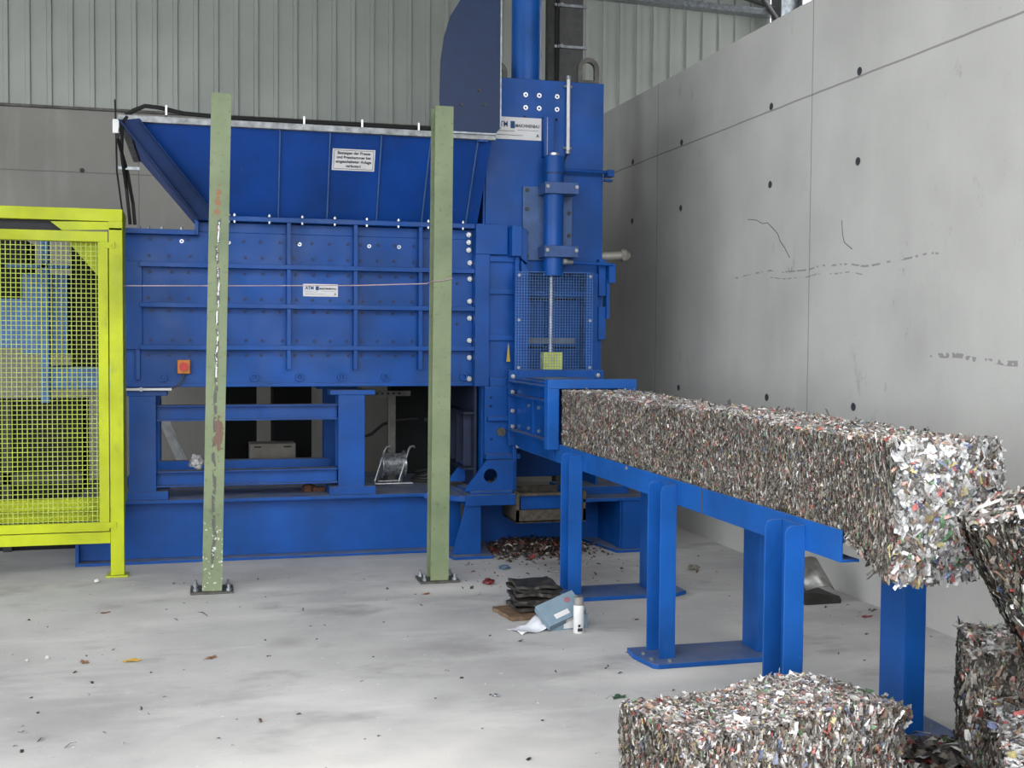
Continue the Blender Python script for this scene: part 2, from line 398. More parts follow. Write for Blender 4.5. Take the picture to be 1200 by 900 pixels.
# upper rim flange, stepped at the left
m = MB(); m.box(-.52, -.02, 8.5, 8.6, 2.30, 2.335); m.box(-.03, -.005, 8.5, 8.6, 2.30, 2.41); m.box(-.02, 2.09, 8.49, 8.62, 2.405, 2.44)
m.build('rim_flange', BLUE, body, bevel=.003)
for z in (2.09, 1.81, 1.515):
    box(-.40, 1.975, 8.49, 8.585, z - .016, z + .016).build('rib', BLUE, body, bevel=.002)
box(-.52, -.385, 8.53, 8.585, 1.5, 2.11).build('end_plate', BLUE, body, bevel=.002)
for x in (.14, .617, 1.093, 1.57):
    zs = ((1.36, 1.498), (1.531, 1.793), (1.826, 2.073), (2.106, 2.405))
    for i, (z0, z1) in enumerate(zs):
        box(x - .014, x + .014, 8.5, 8.585, z0, z1).build('rib', BLUE, body, bevel=.002)
box(-.43, -.40, 8.52, 8.585, 1.29, 1.5).build('rib', BLUE, body, bevel=.002)
# right end post of the chamber
m = MB(); m.box(1.975, 2.085, 8.47, 8.6, 1.235, 2.44); m.box(1.975, 2.22, 8.46, 8.5, 2.215, 2.44)
m.build('end_post', BLUE, body, bevel=.004)
m = MB(); m.box(2.225, 2.30, 8.36, 8.5, 2.20, 2.425); m.prism([(2.30, 2.42), (2.36, 2.40), (2.36, 2.15), (2.30, 2.2)], 1, 8.42, 8.5); m.build('clamp_block', BLUE, body, bevel=.004)
# hexagon nuts on the end post, sunk cap bolts along the bottom edge, dim bolt heads in every panel
def nut(): return MB().rod((0, 0, 0), (0, -.026, 0), .021, 6).rod((0, -.026, 0), (0, -.036, 0), .011, 10)
copies(nut, 'hex_nut', SILVER, body, [(1.942, 8.58, z) for z in (2.364, 2.307, 2.25)] + [(1.952, 8.58, z) for z in (2.155, 2.035, 1.869, 1.742, 1.576, 1.448, 1.289)], bevel=.002)
def boss(): return MB().ring((0, -.022, 0), 'y', .03, .016, .03, 20).rod((0, -.004, 0), (0, .006, 0), .016, 12)
copies(boss, 'round_boss', BLUE, body, [(x, 8.575, 1.303) for x in (-.25, .377, .697, .999, 1.319, 1.78, 1.91)], bevel=.002)
bd = MB()
for xa, xb in ((-.38, .126), (.154, .603), (.631, 1.079), (1.107, 1.556)):
    for zs in ((2.155, 2.27), (1.86, 2.04), (1.565, 1.77), (1.46,)):
        for z in zs:
            w = xb - xa
            for fr in (.09, .36, .62, .92):
                xx = xa + w * fr + random.uniform(-.012, .012); bd.rod((xx, 8.58, z), (xx, 8.57, z), .011, 8)
for z in (2.0, 1.7): bd.rod((1.86, 8.58, z), (1.86, 8.57, z), .011, 8)
o = bd.build('bolt_heads', plain('dark_blue_bolt', (16, 40, 88), .5), body); o['kind'] = 'stuff'
copies(lambda: MB().ring((0, -.006, 0), 'y', .014, .007, .008, 14), 'plated_bolt', SILVER, body,
       [(x, 8.578, 2.26) for x in (-.12, .20, .697, 1.2, 1.42)])
copies(lambda: MB().rod((0, 0, -.008), (0, 0, .012), .006, 8).rod((0, 0, -.005), (0, 0, .004), .012, 6), 'rim_bolt', SILVER, body,
       [(x, 8.475, 2.445) for x in (.2, .24, .48, .71, .94, 1.17, 1.40, 1.62, 1.88)])
copies(lambda: MB().rod((0, 0, -.008), (0, 0, .008), .009, 6), 'flange_bolt', SILVER, body, [(x, 8.48, 2.40) for x in (.2, .24, .48, .71, .94, 1.17, 1.40, 1.62, 1.88)])
copies(lambda: MB().rod((0, 0, -.004), (0, 0, .018), .012, 6), 'rim_bolt', GALV, body, [(x, 8.53, 2.337) for x in (-.4, -.34, -.25, -.12)])
# emergency stop
e = MB(); e.box(-.152, -.066, 8.53, 8.58, 1.33, 1.427); es = e.build('emergency_stop', ORANGE, P, bevel=.004)
MB().rod((-.109, 8.53, 1.38), (-.109, 8.5, 1.38), .026, 20).rod((-.109, 8.5, 1.38), (-.109, 8.492, 1.38), .03, 20).build('red_button', RED, es, smooth=True)
MB().tube([(-.109, 8.55, 1.33), (-.112, 8.53, 1.29), (-.15, 8.52, 1.245), (-.2, 8.5, 1.222)], .006).build('cable', GREYST, es)
m = MB(); m.box(-.56, -.19, 8.47, 8.5, 1.216, 1.232); cd = m.build('cable_conduit', WHITE, P)
MB().box(-.40, -.385, 8.465, 8.505, 1.21, 1.238).build('conduit_clip', GALV, cd)
# hopper: four sloping sheets, stiffeners, pale rim, channel up the left corner
ZB, ZT = 2.44, 3.03
def lerp(a, b, t): return tuple(a[i] + (b[i] - a[i]) * t for i in range(3))
bot = [(.0, 8.54, ZB), (2.0, 8.54, ZB), (2.0, 9.7, ZB), (.0, 9.7, ZB)]
top = [(-.47, 8.25, ZT), (2.04, 8.25, ZT), (2.04, 10.1, ZT), (-.47, 10.1, ZT)]
def shell(bt, tp, th):
    inner_b = [(bt[0][0] + th, bt[0][1] + th, bt[0][2]), (bt[1][0] - th, bt[1][1] + th, bt[1][2]), (bt[2][0] - th, bt[2][1] - th, bt[2][2]), (bt[3][0] + th, bt[3][1] - th, bt[3][2])]
    inner_t = [(tp[0][0] + th, tp[0][1] + th, tp[0][2]), (tp[1][0] - th, tp[1][1] + th, tp[1][2]), (tp[2][0] - th, tp[2][1] - th, tp[2][2]), (tp[3][0] + th, tp[3][1] - th, tp[3][2])]
    v = bt + tp + inner_b + inner_t; f = []
    for i in range(4):
        j = (i + 1) % 4
        f += [(i, j, 4 + j, 4 + i), (8 + j, 8 + i, 12 + i, 12 + j), (4 + i, 4 + j, 12 + j, 12 + i), (i, 8 + i, 8 + j, j)]
    return MB().add(v, f)
hop = shell(bot, top, .012).build('feed_hopper', BLUEH, P)
m = MB()
m.box(-.52, 2.06, 8.215, 8.262, 3.015, 3.058); m.box(-.52, -.47, 8.26, 10.1, 3.015, 3.058); m.box(-.52, 2.06, 10.09, 10.13, 3.015, 3.058)
o = m.build('rim', plain('worn_pale_rim', (158, 160, 160), .5, .2, .25, 20), hop, bevel=.003)
for x0, x1 in ((.538, .543), (.881, .888), (1.239, 1.245), (1.592, 1.578), (1.935, 1.91)):
    for_b = lerp((x1, 8.54, ZB), (x1, 8.54, ZB), 0); ft = (x0, 8.25, ZT - .015)
    t_ = .004; d = .016
    v = [(for_b[0] - t_, 8.54 - d, ZB), (for_b[0] + t_, 8.54 - d, ZB), (for_b[0] + t_, 8.54 + .002, ZB), (for_b[0] - t_, 8.54 + .002, ZB),
         (ft[0] - t_, 8.25 - d, ft[2]), (ft[0] + t_, 8.25 - d, ft[2]), (ft[0] + t_, 8.26, ft[2]), (ft[0] - t_, 8.26, ft[2])]
    part(MB().add(v, [(0, 3, 2, 1), (4, 5, 6, 7), (0, 1, 5, 4), (1, 2, 6, 5), (2, 3, 7, 6), (3, 0, 4, 7)]).build('stiffener', plain('scuffed_blue_edge', (70, 104, 150), .45), hop), 'thin pale-edged vertical stiffener')
# sloping channel at the hopper's left corner
def beam_between(a, b, w, n1, n2):
    a, b = Vector(a), Vector(b); n1, n2 = Vector(n1), Vector(n2); v = []
    for p in (a, b):
        for s1, s2 in ((0, 0), (1, 0), (1, 1), (0, 1)): v.append(p + n1 * w[0] * s1 + n2 * w[1] * s2)
    return v, [(0, 3, 2, 1), (4, 5, 6, 7), (0, 1, 5, 4), (1, 2, 6, 5), (2, 3, 7, 6), (3, 0, 4, 7)]
sl = MB()
sl.add(*beam_between((-.515, 8.20, 3.015), (-.015, 8.48, 2.40), (.135, .012), (1, 0, .15), (0, 1, 0)))
sl.add(*beam_between((-.515, 8.16, 3.015), (-.015, 8.44, 2.40), (.014, .10), (1, 0, .15), (0, 1, 0)))
sl.add(*beam_between((-.385, 8.16, 3.015), (.10, 8.44, 2.44), (.012, .06), (1, 0, .15), (0, 1, 0)))
part(sl.build('corner_channel', SLATE, hop, bevel=.002), 'sloping slate-blue channel at the left corner of the hopper')
# dark splash shield standing on the hopper rim
sh = [(2.085, 3.10), (2.055, 3.06), (1.65, 3.06), (1.645, 3.3), (1.65, 3.55), (1.675, 3.72), (1.72, 3.87), (1.80, 4.0), (1.9, 4.1), (1.98, 4.2), (2.085, 4.35)]
m = MB(); m.prism(sh, 1, 8.2, 8.212); shd = part(m.build('splash_shield', plain('dark_slate_plate', (17, 40, 78), .5, .1, .08), P), 'dark slate-blue shield plate with a curved left edge')
m = MB(); m.box(2.084, 2.094, 8.195, 8.26, 3.1, 4.35); m.box(1.65, 2.055, 8.195, 8.26, 3.048, 3.06)
m.build('bright_edge', GALV, shd)
copies(lambda: MB().rod((0, 0, 0), (0, -.012, 0), .011, 8), 'shield_bolt', DARKST, shd, [(1.93, 8.2, 3.36), (1.97, 8.2, 3.26), (1.8, 8.2, 3.25)])
m = MB(); m.prism([(2.03, 3.06), (1.96, 3.06), (1.93, 3.0), (2.0, 3.0)], 1, 8.22, 8.5); m.build('shield_bracket', BLUEH, shd)

# press head (tall tower)
m = MB(); m.prism([(2.055, 1.24), (2.30, 1.24), (2.30, 2.09), (2.93, 2.09), (2.93, 1.3), (2.975, 1.3), (2.975, 3.53), (2.055, 3.53)], 1, F, F + .05)
m.box(2.055, 2.975, 9.3, 9.35, .45, 3.53); m.box(2.04, 2.06, F + .02, 9.3, .45, 3.5); m.box(2.955, 2.975, F + .05, 9.3, .45, 3.53)
m.box(2.055, 2.975, F + .02, 9.3, 3.50, 3.53)
head = m.build('press_head', BLUE, P, bevel=.004)
# recessed pockets beside the guard
m = MB()
for z in (2.185, 1.945, 1.6): m.box(2.085, 2.285, 8.47, 8.5, z - .022, z + .018)
m.box(2.085, 2.285, 8.44, 8.5, 1.235, 1.30); m.box(2.27, 2.30, 8.43, 8.5, 1.3, 2.2)
m.build('pocket_ribs', BLUE, head, bevel=.002)
m = MB(); m.prism([(2.305, 2.17), (2.36, 2.1), (2.36, 1.35), (2.305, 1.35)], 1, 8.38, 8.5); m.build('side_cheek', BLUE, head, bevel=.002)
m = MB(); m.box(2.33, 2.9, 8.8, 8.82, 1.3, 2.09); m.box(2.30, 2.93, 8.7, 8.8, 1.92, 1.965)
for x0, x1 in ((2.36, 2.47), (2.60, 2.70)): m.box(x0, x1, 8.68, 8.8, 1.3, 1.9)
m.build('ram_plate', BLUE, head, bevel=.003)
part(box(2.34, 2.8, 8.62, 8.67, 1.555, 1.60).build('cross_strip', plain('dusty_grey', (120, 122, 118), .7), head), 'dusty grey strip across the ram plate')
for z in (1.9, 1.53): box(2.34, 2.8, 8.6, 8.64, z - .012, z + .004).build('dark_slot', BLACKG, head)
# pockets right of the guard
m = MB(); m.box(2.86, 2.93, 8.46, 8.5, 1.35, 2.09); m.box(2.93, 2.985, 8.44, 8.5, 1.92, 2.2); m.box(2.93, 2.985, 8.44, 8.5, 1.59, 1.90 - .06); m.build('edge_blocks', BLUE, head, bevel=.003)
# hydraulic cylinder behind the head, lugs, cylinder of the vertical wire tying unit
MB().rod((2.50, 9.0, 3.45), (2.50, 9.0, 5.2), .118, 40).build('main_cylinder', BLUE2, P, smooth=True)
def lug(xc, y):
    m = MB(); n = 14; out = [(xc - .085, 3.53), (xc - .085, 3.64)] + [(xc - .085 * math.cos(math.pi * i / n), 3.66 + .085 * math.sin(math.pi * i / n)) for i in range(n + 1)] + [(xc + .085, 3.64), (xc + .085, 3.53)]
    inn = [(xc - .05, 3.575), (xc - .05, 3.66)] + [(xc - .05 * math.cos(math.pi * i / n), 3.66 + .05 * math.sin(math.pi * i / n)) for i in range(n + 1)] + [(xc + .05, 3.66), (xc + .05, 3.575)]
    k = len(out); v = []
    for yy in (y, y + .035):
        v += [(p[0], yy, p[1]) for p in out] + [(p[0], yy, p[1]) for p in inn]
    f = []
    for i in range(k):
        j = (i + 1) % k
        f += [(i, j, k + j, k + i), (2 * k + j, 2 * k + i, 3 * k + i, 3 * k + j), (i, 2 * k + i, 2 * k + j, j), (k + j, 3 * k + j, 3 * k + i, k + i)]
    return m.add(v, f)
lug(2.235, 8.9).build('lifting_lug', GREYST, P); lug(2.885, 8.6).build('lifting_lug', GREYST, P)
# plated bolts and holes
cb = lambda: MB().ring((0, -.014, 0), 'y', .018, .008, .014, 18)
copies(cb, 'cap_bolt', SILVER, head, [(x, F, z) for z in (3.41, 3.315) for x in (2.355, 2.46, 2.60)], smooth=False)
copies(lambda: MB().rod((0, .0, 0), (0, -.002, 0), .01, 10), 'bolt_hole', BLACKG, head, [(2.35, F, 3.245), (2.60, F, 3.24)])
ct = MB(); ct.rod((2.683, 8.47, 3.56), (2.683, 8.47, 3.0), .014, 12); cto = ct.build('sensor_tube', WHITE, head, smooth=True)
for z in (3.49, 3.03): MB().rod((2.65, 8.485, z), (2.715, 8.485, z), .01, 8).build('tube_clamp', GALV, cto)
for z in (3.54, 2.985): MB().rod((2.683, 8.47, z), (2.683, 8.47, z + .025), .019, 10).build('tube_end', GALV, cto)
MB().tube([(2.68, 8.47, 2.99), (2.66, 8.46, 2.95), (2.64, 8.45, 2.90), (2.62, 8.47, 2.88)], .006).build('thin_cable', BLACK, head)
# guide strip, plate, clamped cylinder
m = MB(); m.box(2.485, 2.56, 8.43, F, 2.95, 3.25); m.build('guide_strip', BLUE, head, bevel=.003)
box(2.505, 2.51, 8.424, 8.431, 2.96, 3.24).build('edge_highlight_strip', GALV, head)
box(2.335, 2.72, 8.465, F, 2.18, 2.73).build('cylinder_plate', part(SLATE, 'x') if False else plain('grey_blue_plate', (66, 96, 146), .5), head, bevel=.004)
CX = 2.545
m = MB(); m.rod((CX, 8.37, 2.06), (CX, 8.37, 2.93), .073, 36); m.rod((CX, 8.37, 2.82), (CX, 8.37, 2.94), .077, 36); m.rod((CX, 8.37, 2.935), (CX, 8.37, 2.95), .05, 24)
cyl = m.build('clamped_cylinder', BLUE, P, smooth=True)
MB().rod((CX, 8.37, 2.95), (CX, 8.37, 2.968), .04, 20).build('cylinder_cap', SILVER, cyl, smooth=True)
MB().rod((CX, 8.37, 2.812), (CX, 8.37, 2.818), .0765, 36).build('cylinder_seam', DARKST, cyl)
for z in (2.70, 2.235):
    o = box(2.45, 2.71, 8.275, 8.45, z - .04, z + .045).build('pipe_clamp', plain('clamp_blue', (52, 84, 140), .45), cyl, bevel=.004)
    for x in (2.468, 2.69):
        MB().rod((x, 8.275, z + .01), (x, 8.26, z + .01), .015, 6).build('clamp_bolt', GALV, o)
copies(lambda: MB().rod((0, 0, 0), (0, -.014, 0), .015, 6), 'plate_bolt', DARKST, head,
       [(2.365, 8.465, z) for z in (2.70, 2.56, 2.38, 2.21)] + [(2.695, 8.465, z) for z in (2.54, 2.37)])
# screwed rod and yellow block
m = MB(); m.rod((CX - .005, 8.40, 1.47), (CX - .005, 8.40, 2.06), .011, 12)
for i in range(30): m.rod((CX - .005, 8.40, 1.48 + i * .0192), (CX - .005, 8.40, 1.489 + i * .0192), .018, 12)
m.build('threaded_rod', SILVER, P)
box(2.478, 2.625, 8.37, 8.46, 1.362, 1.492).build('yellow_block', BLOCKY, P, bevel=.004)
# push rods at the right side of the head
m = MB(); m.rod((2.64, 8.43, 2.855), (3.0, 8.43, 2.855), .012, 10); m.box(2.98, 3.03, 8.40, 8.5, 2.82, 2.87); m.box(2.96, 3.02, 8.41, 8.45, 2.785, 2.80); m.build('push_rod', BLUE, P)
m = MB(); m.rod((2.66, 8.38, 2.165), (3.02, 8.38, 2.155), .012, 10); m.box(2.99, 3.04, 8.38, 8.55, 2.02, 2.16); m.box(2.985, 3.01, 8.42, 8.5, 1.75, 2.05); pr2 = m.build('push_rod', BLUE, P)
m = MB(); m.rod((2.60, 8.30, 2.165), (2.625, 8.30, 2.165), .022, 12); m.rod((2.62, 8.345, 2.165), (2.69, 8.36, 2.165), .018, 12); m.build('rod_fitting', GALV, pr2)
m = MB(); m.rod((2.97, 8.55, 2.225), (3.15, 8.50, 2.235), .035, 20); m.rod((3.13, 8.505, 2.233), (3.165, 8.50, 2.236), .05, 8); m.rod((3.165, 8.5, 2.236), (3.20, 8.49, 2.238), .05, 16, .015)
m.build('proximity_switch', plain('pale_grey_metal', (150, 146, 136), .45, .2), P)
# wire mesh guard in its frame
m = MB(); m.box(2.245, 2.30, 8.345, 8.353, 1.35, 2.085); m.box(2.795, 2.85, 8.345, 8.353, 1.35, 2.085); m.box(2.30, 2.795, 8.345, 8.353, 1.35, 1.36); gf = m.build('guard_frame', BLUE, P)
m = MB(); 
for i in range(29): m.box(2.25 + i * .0212, 2.2525 + i * .0212, 8.338, 8.3405, 1.36, 2.085)
for i in range(35): m.box(2.25, 2.846, 8.3405, 8.343, 1.365 + i * .0212, 1.3675 + i * .0212)
m.build('wire_mesh', plain('guard_wire', (92, 132, 190), .4), gf)
copies(lambda: MB().rod((0, 0, 0), (0, -.01, 0), .011, 8), 'guard_bolt', GALV, gf, [(x, 8.338, z) for x in (2.272, 2.825) for z in (1.38, 1.73, 2.06)])
MB().add([(2.25, 8.36, 1.40), (2.285, 8.36, 1.40), (2.268, 8.36, 1.53), (2.25, 8.365, 1.40), (2.285, 8.365, 1.40), (2.268, 8.365, 1.53)], [(0, 1, 2), (3, 5, 4), (0, 3, 4, 1), (1, 4, 5, 2), (2, 5, 3, 0)])
MB().prism([(2.205, 1.42), (2.235, 1.42), (2.22, 1.56)], 1, 8.43, 8.436).build('warning_triangle', plain('faded_yellow', (190, 160, 60), .5), head)
# lower head column with bolt and its pierced bracket
m = MB(); m.box(2.04, 2.235, 8.42, 8.46, .72, 1.235); m.box(2.05, 2.235, 8.36, 8.42, .985, 1.015); m.box(2.04, 2.30, 8.36, 8.46, .70, .735)
m.box(2.235, 2.265, 8.34, 8.46, .455, .9); lc = m.build('lower_column', BLUE, P, bevel=.003)
MB().ring((2.16, 8.385, .90), 'y', .032, .018, .035, 20).rod((2.16, 8.40, .90), (2.16, 8.42, .90), .018, 12).build('round_boss', GREYST, lc)
m = MB(); m.box(2.05, 2.23, 8.43, 8.458, .46, .7)
copies(lambda: MB().rod((0, 0, 0), (0, -.003, 0), .009, 10), 'bolt_hole', BLACKG, lc, [(2.085, 8.42, 1.155), (2.085, 8.42, 1.09), (2.09, 8.42, .845)])
# bracket with a round hole
n = 24; hc = (2.06, .585); hr = .052; outl = [(1.86, .475), (2.235, .475), (2.235, .70), (2.03, .70)]
def bracket(y0, y1):
    ang = [2 * math.pi * i / n for i in range(n)]; inner = [(hc[0] + hr * math.cos(a), hc[1] + hr * math.sin(a)) for a in ang]; outer = []
    for a in ang:
        d = (math.cos(a), math.sin(a)); best = 9
        for i in range(4):
            p, q = outl[i], outl[(i + 1) % 4]; ex, ez = q[0] - p[0], q[1] - p[1]
            den = d[0] * ez - d[1] * ex
            if abs(den) < 1e-9: continue
            t_ = ((p[0] - hc[0]) * ez - (p[1] - hc[1]) * ex) / den; s_ = ((p[0] - hc[0]) * d[1] - (p[1] - hc[1]) * d[0]) / den
            if t_ > 0 and -1e-6 <= s_ <= 1 + 1e-6: best = min(best, t_)
        outer.append([hc[0] + d[0] * best, hc[1] + d[1] * best])
    for c in outl:
        j = min(range(n), key=lambda i: (outer[i][0] - c[0]) ** 2 + (outer[i][1] - c[1]) ** 2); outer[j] = list(c)
    v = []
    for y in (y0, y1): v += [(p[0], y, p[1]) for p in outer] + [(p[0], y, p[1]) for p in inner]
    f = []
    for i in range(n):
        j = (i + 1) % n
        f += [(i, j, n + j, n + i), (2 * n + j, 2 * n + i, 3 * n + i, 3 * n + j), (i, 2 * n + i, 2 * n + j, j), (n + j, 3 * n + j, 3 * n + i, n + i)]
    return MB().add(v, f)
bracket(8.31, 8.335).build('pierced_bracket', BLUE, P)
bracket(8.9, 8.925).build('pierced_bracket', BLUE, P)
# ribbed inner wall seen under the chamber
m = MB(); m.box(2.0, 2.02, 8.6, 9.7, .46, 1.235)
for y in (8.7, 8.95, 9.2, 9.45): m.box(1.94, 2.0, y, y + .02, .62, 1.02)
m.box(1.92, 2.0, 8.6, 9.7, 1.02, 1.035); m.box(1.92, 2.0, 8.6, 9.7, .60, .615); m.build('ribbed_side_wall', plain('shade_navy_steel', (24, 34, 60), .6, 0, .4), P)  # shade under the chamber is put into this dark navy colour
# outlet: flange, chamber, frame
fl = MB()
fl.box(2.20, 2.27, 8.33, 8.37, .865, 1.36); fl.box(2.72, 2.935, 8.33, 8.37, .865, 1.36); fl.box(2.27, 2.72, 8.33, 8.37, 1.265, 1.36); fl.box(2.2, 2.72, 8.33, 8.37, .80, .865)
outf = fl.build('outlet_flange', BLUE, P, bevel=.003)
copies(lambda: MB().rod((0, 0, 0), (0, -.022, 0), .017, 6).rod((0, -.022, 0), (0, -.03, 0), .01, 8), 'hex_nut', SILVER, outf, [(2.225, 8.33, z) for z in (1.315, 1.2, 1.06, .945)] + [(2.885, 8.33, 1.322), (2.26, 8.30, .80)], bevel=.001)
m = MB(); m.box(2.25, 2.262, 7.36, 8.33, .80, 1.275); m.box(2.72, 2.732, 7.36, 8.33, .80, 1.275); m.box(2.25, 2.732, 7.36, 8.33, 1.275, 1.30)
m.box(2.19, 2.25, 7.36, 8.33, 1.272, 1.282); m.box(2.19, 2.25, 7.36, 8.33, 1.175, 1.187); m.box(2.19, 2.25, 7.36, 8.33, .915, .928)
m.box(2.225, 2.25, 7.78, 7.84, .93, 1.17); m.box(2.30, 2.7, 7.5, 8.2, 1.30, 1.312)
oc = m.build('outlet_channel', BLUE, P, bevel=.002)
copies(lambda: MB().rod((0, 0, 0), (-.012, 0, 0), .012, 8), 'side_bolt', GALV, oc, [(2.25, y, z) for y in (7.7, 7.95) for z in (.96, 1.12)])
m = MB(); m.box(2.185, 2.262, 7.28, 7.36, .87, 1.268); m.box(2.185, 2.80, 7.28, 7.36, 1.268, 1.33); m.box(2.728, 2.80, 7.28, 7.36, .87, 1.268)
m.build('outlet_frame', BLUE2, P, bevel=.003)
# ram housing behind the fence
m = MB(); m.box(-1.25, -.94, 9.2, 9.9, 1.45, 2.04); m.box(-1.8, -1.25, 9.25, 9.9, 1.5, 1.86); m.box(-1.12, -1.06, 9.12, 9.2, 1.1, 2.4); m.box(-1.08, -.52, 9.15, 9.7, 1.2, 1.36); m.box(-1.35, -.92, 9.12, 9.2, 2.08, 2.11)
m.build('ram_housing', plain('light_blue_paint', (72, 118, 178), .45), P, bevel=.004)
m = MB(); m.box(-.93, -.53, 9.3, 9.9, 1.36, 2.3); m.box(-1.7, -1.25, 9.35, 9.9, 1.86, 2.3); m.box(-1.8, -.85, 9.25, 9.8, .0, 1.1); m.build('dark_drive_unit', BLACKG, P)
m = MB(); m.box(-1.7, -.85, 9.2, 9.25, 0.5, .58); m.box(-1.4, -1.34, 9.2, 9.25, 0, 1.1); m.build('unit_frame', DARKST, P)

# signs
def plate(name, x0, x1, z0, z1, y, parent, mat=WHITE):
    return box(x0, x1, y, y + .004, z0, z1).build(name, mat, parent)
# name plates
def name_plate(x0, z0, w, h, y, parent, mirror=False):
    p = part(plate('name_plate', x0, x0 + w, z0, z0 + h, y, parent), 'white maker plate with blue logo letters')
    s = h
    text('ATM', s * .36, (x0 + w * .185, y - .001, z0 + h * .66), INKB, p, 'logo_lettering', .001, .82 * w / h / 2.5)
    box(x0 + w * .36, x0 + w * .45, y - .0012, y, z0 + h * .5, z0 + h * .82).build('logo_block', INKB, p)
    text('MASCHINENBAU', s * .2, (x0 + w * .71, y - .001, z0 + h * .62), INK, p, 'lettering', .0008, .82 * w / h / 2.5)
    m = MB(); m.box(x0 + w * .06, x0 + w * .44, y - .0012, y, z0 + h * .36, z0 + h * .38); m.box(x0 + w * .5, x0 + w * .94, y - .0012, y, z0 + h * .42, z0 + h * .435); m.box(x0 + w * .06, x0 + w * .62, y - .0012, y, z0 + h * .18, z0 + h * .2)
    m.build('printed_line', INK, p)
    text('A', s * .2, (x0 + w * .92, y - .001, z0 + h * .2), INK, p, 'lettering', .001)
    return p
name_plate(.722, 1.887, .25, .09, 8.57, P)
name_plate(2.105, 3.075, .375, .165, 8.49, P)
# warning notice on the hopper's sloping front
import mathutils
ang = math.atan2(.29, .59)           # lean of the front sheet
Mw = None
notice = MB(); nx0, nx1 = .905, 1.205
def on_slope(xx, z, off): 
    f_ = (z - ZB) / (ZT - ZB); return (xx, 8.54 - .29 * f_ - off, z)
v = [on_slope(nx0, 2.775, .004), on_slope(nx1, 2.775, .004), on_slope(nx1, 2.915, .004), on_slope(nx0, 2.915, .004), on_slope(nx0, 2.775, -.001), on_slope(nx1, 2.775, -.001), on_slope(nx1, 2.915, -.001), on_slope(nx0, 2.915, -.001)]
notice.add(v, [(0, 1, 2, 3), (7, 6, 5, 4), (0, 4, 5, 1), (1, 5, 6, 2), (2, 6, 7, 3), (3, 7, 4, 0)])
nt = part(notice.build('warning_notice', WHITE, P), 'white notice of four printed lines on the hopper')
for i, s_ in enumerate(('Besteigen der Presse', 'und Presskammer bei', 'eingeschalteter Anlage', 'verboten!')):
    z = 2.888 - i * .028
    text(s_, .029, on_slope(1.055, z, .0052), INK, nt, 'lettering', .0007, .95, rot=(math.pi / 2 + ang, 0, 0))
m = MB()
def strip(xa, xb, za, zb):
    vv = [on_slope(xa, za, .0048), on_slope(xb, za, .0048), on_slope(xb, zb, .0048), on_slope(xa, zb, .0048)]; m.add(vv, [(0, 1, 2, 3)])
strip(.915, 1.195, 2.783, 2.786); strip(.915, 1.195, 2.904, 2.907); strip(.915, .918, 2.783, 2.907); strip(1.192, 1.195, 2.783, 2.907)
m.build('border_line', INK, nt)
# black hose clipped along the hopper rim, and cables down the left side
pts = [(-.47, 8.24, 3.055), (-.42, 8.235, 3.09), (-.347, 8.235, 3.125), (-.25, 8.235, 3.118), (-.1, 8.24, 3.09), (.2, 8.24, 3.078), (.7, 8.24, 3.077), (1.2, 8.24, 3.077), (1.66, 8.24, 3.076)]
hz = tag(MB().tube(pts, .014, 8).build('black_hose', BLACK, None, smooth=True), 'black hose clipped along the top rim of the blue hopper', 'hose')
for x, z in ((-.211, 3.10), (.7, 3.077), (1.1, 3.077), (1.5, 3.077)):
    MB().box(x - .006, x + .006, 8.222, 8.262, z - .03, z + .034).build('hose_clip', SILVER, hz)
cb1 = MB()
cb1.tube([(-.46, 8.22, 3.045), (-.49, 8.2, 3.0), (-.50, 8.3, 2.8), (-.48, 8.45, 2.6), (-.46, 8.5, 2.36)], .012, 8)
cb1.tube([(-.50, 8.2, 3.02), (-.52, 8.2, 2.9), (-.47, 8.4, 2.7), (-.44, 8.5, 2.5), (-.43, 8.52, 2.36)], .012, 8)
cb1.tube([(-.535, 8.2, 3.15), (-.53, 8.2, 3.0), (-.535, 8.35, 2.7), (-.50, 8.5, 2.36)], .006, 8)
cbo = tag(cb1.build('cable_bundle', BLACK), 'bundle of black cables hanging from the hopper\'s left corner', 'cable')
MB().box(-.53, -.39, 8.36, 8.375, 2.715, 2.735).build('cable_clamp', GALV, cbo)
MB().box(-.55, -.51, 8.19, 8.21, 2.93, 3.02).build('junction_box', WHITE, cbo)

# ---------------------------------------------------------------- tray below the outlet
m = MB()
m.box(2.23, 2.76, 8.20, 8.22, .25, .34); m.box(2.23, 2.25, 8.20, 8.6, .25, .47); m.box(2.74, 2.76, 8.20, 8.6, .25, .47); m.box(2.23, 2.76, 8.58, 8.6, .25, .47); m.box(2.23, 2.76, 8.2, 8.6, .245, .26)
m.box(2.23, 2.76, 8.19, 8.22, .445, .465)
tr = m.build('catch_tray', TRAY, P); part(tr, 'dirty brown catch tray hung below the outlet')
box(2.27, 2.74, 8.24, 8.25, .34, .445).build('tray_panel', BLUE, tr)

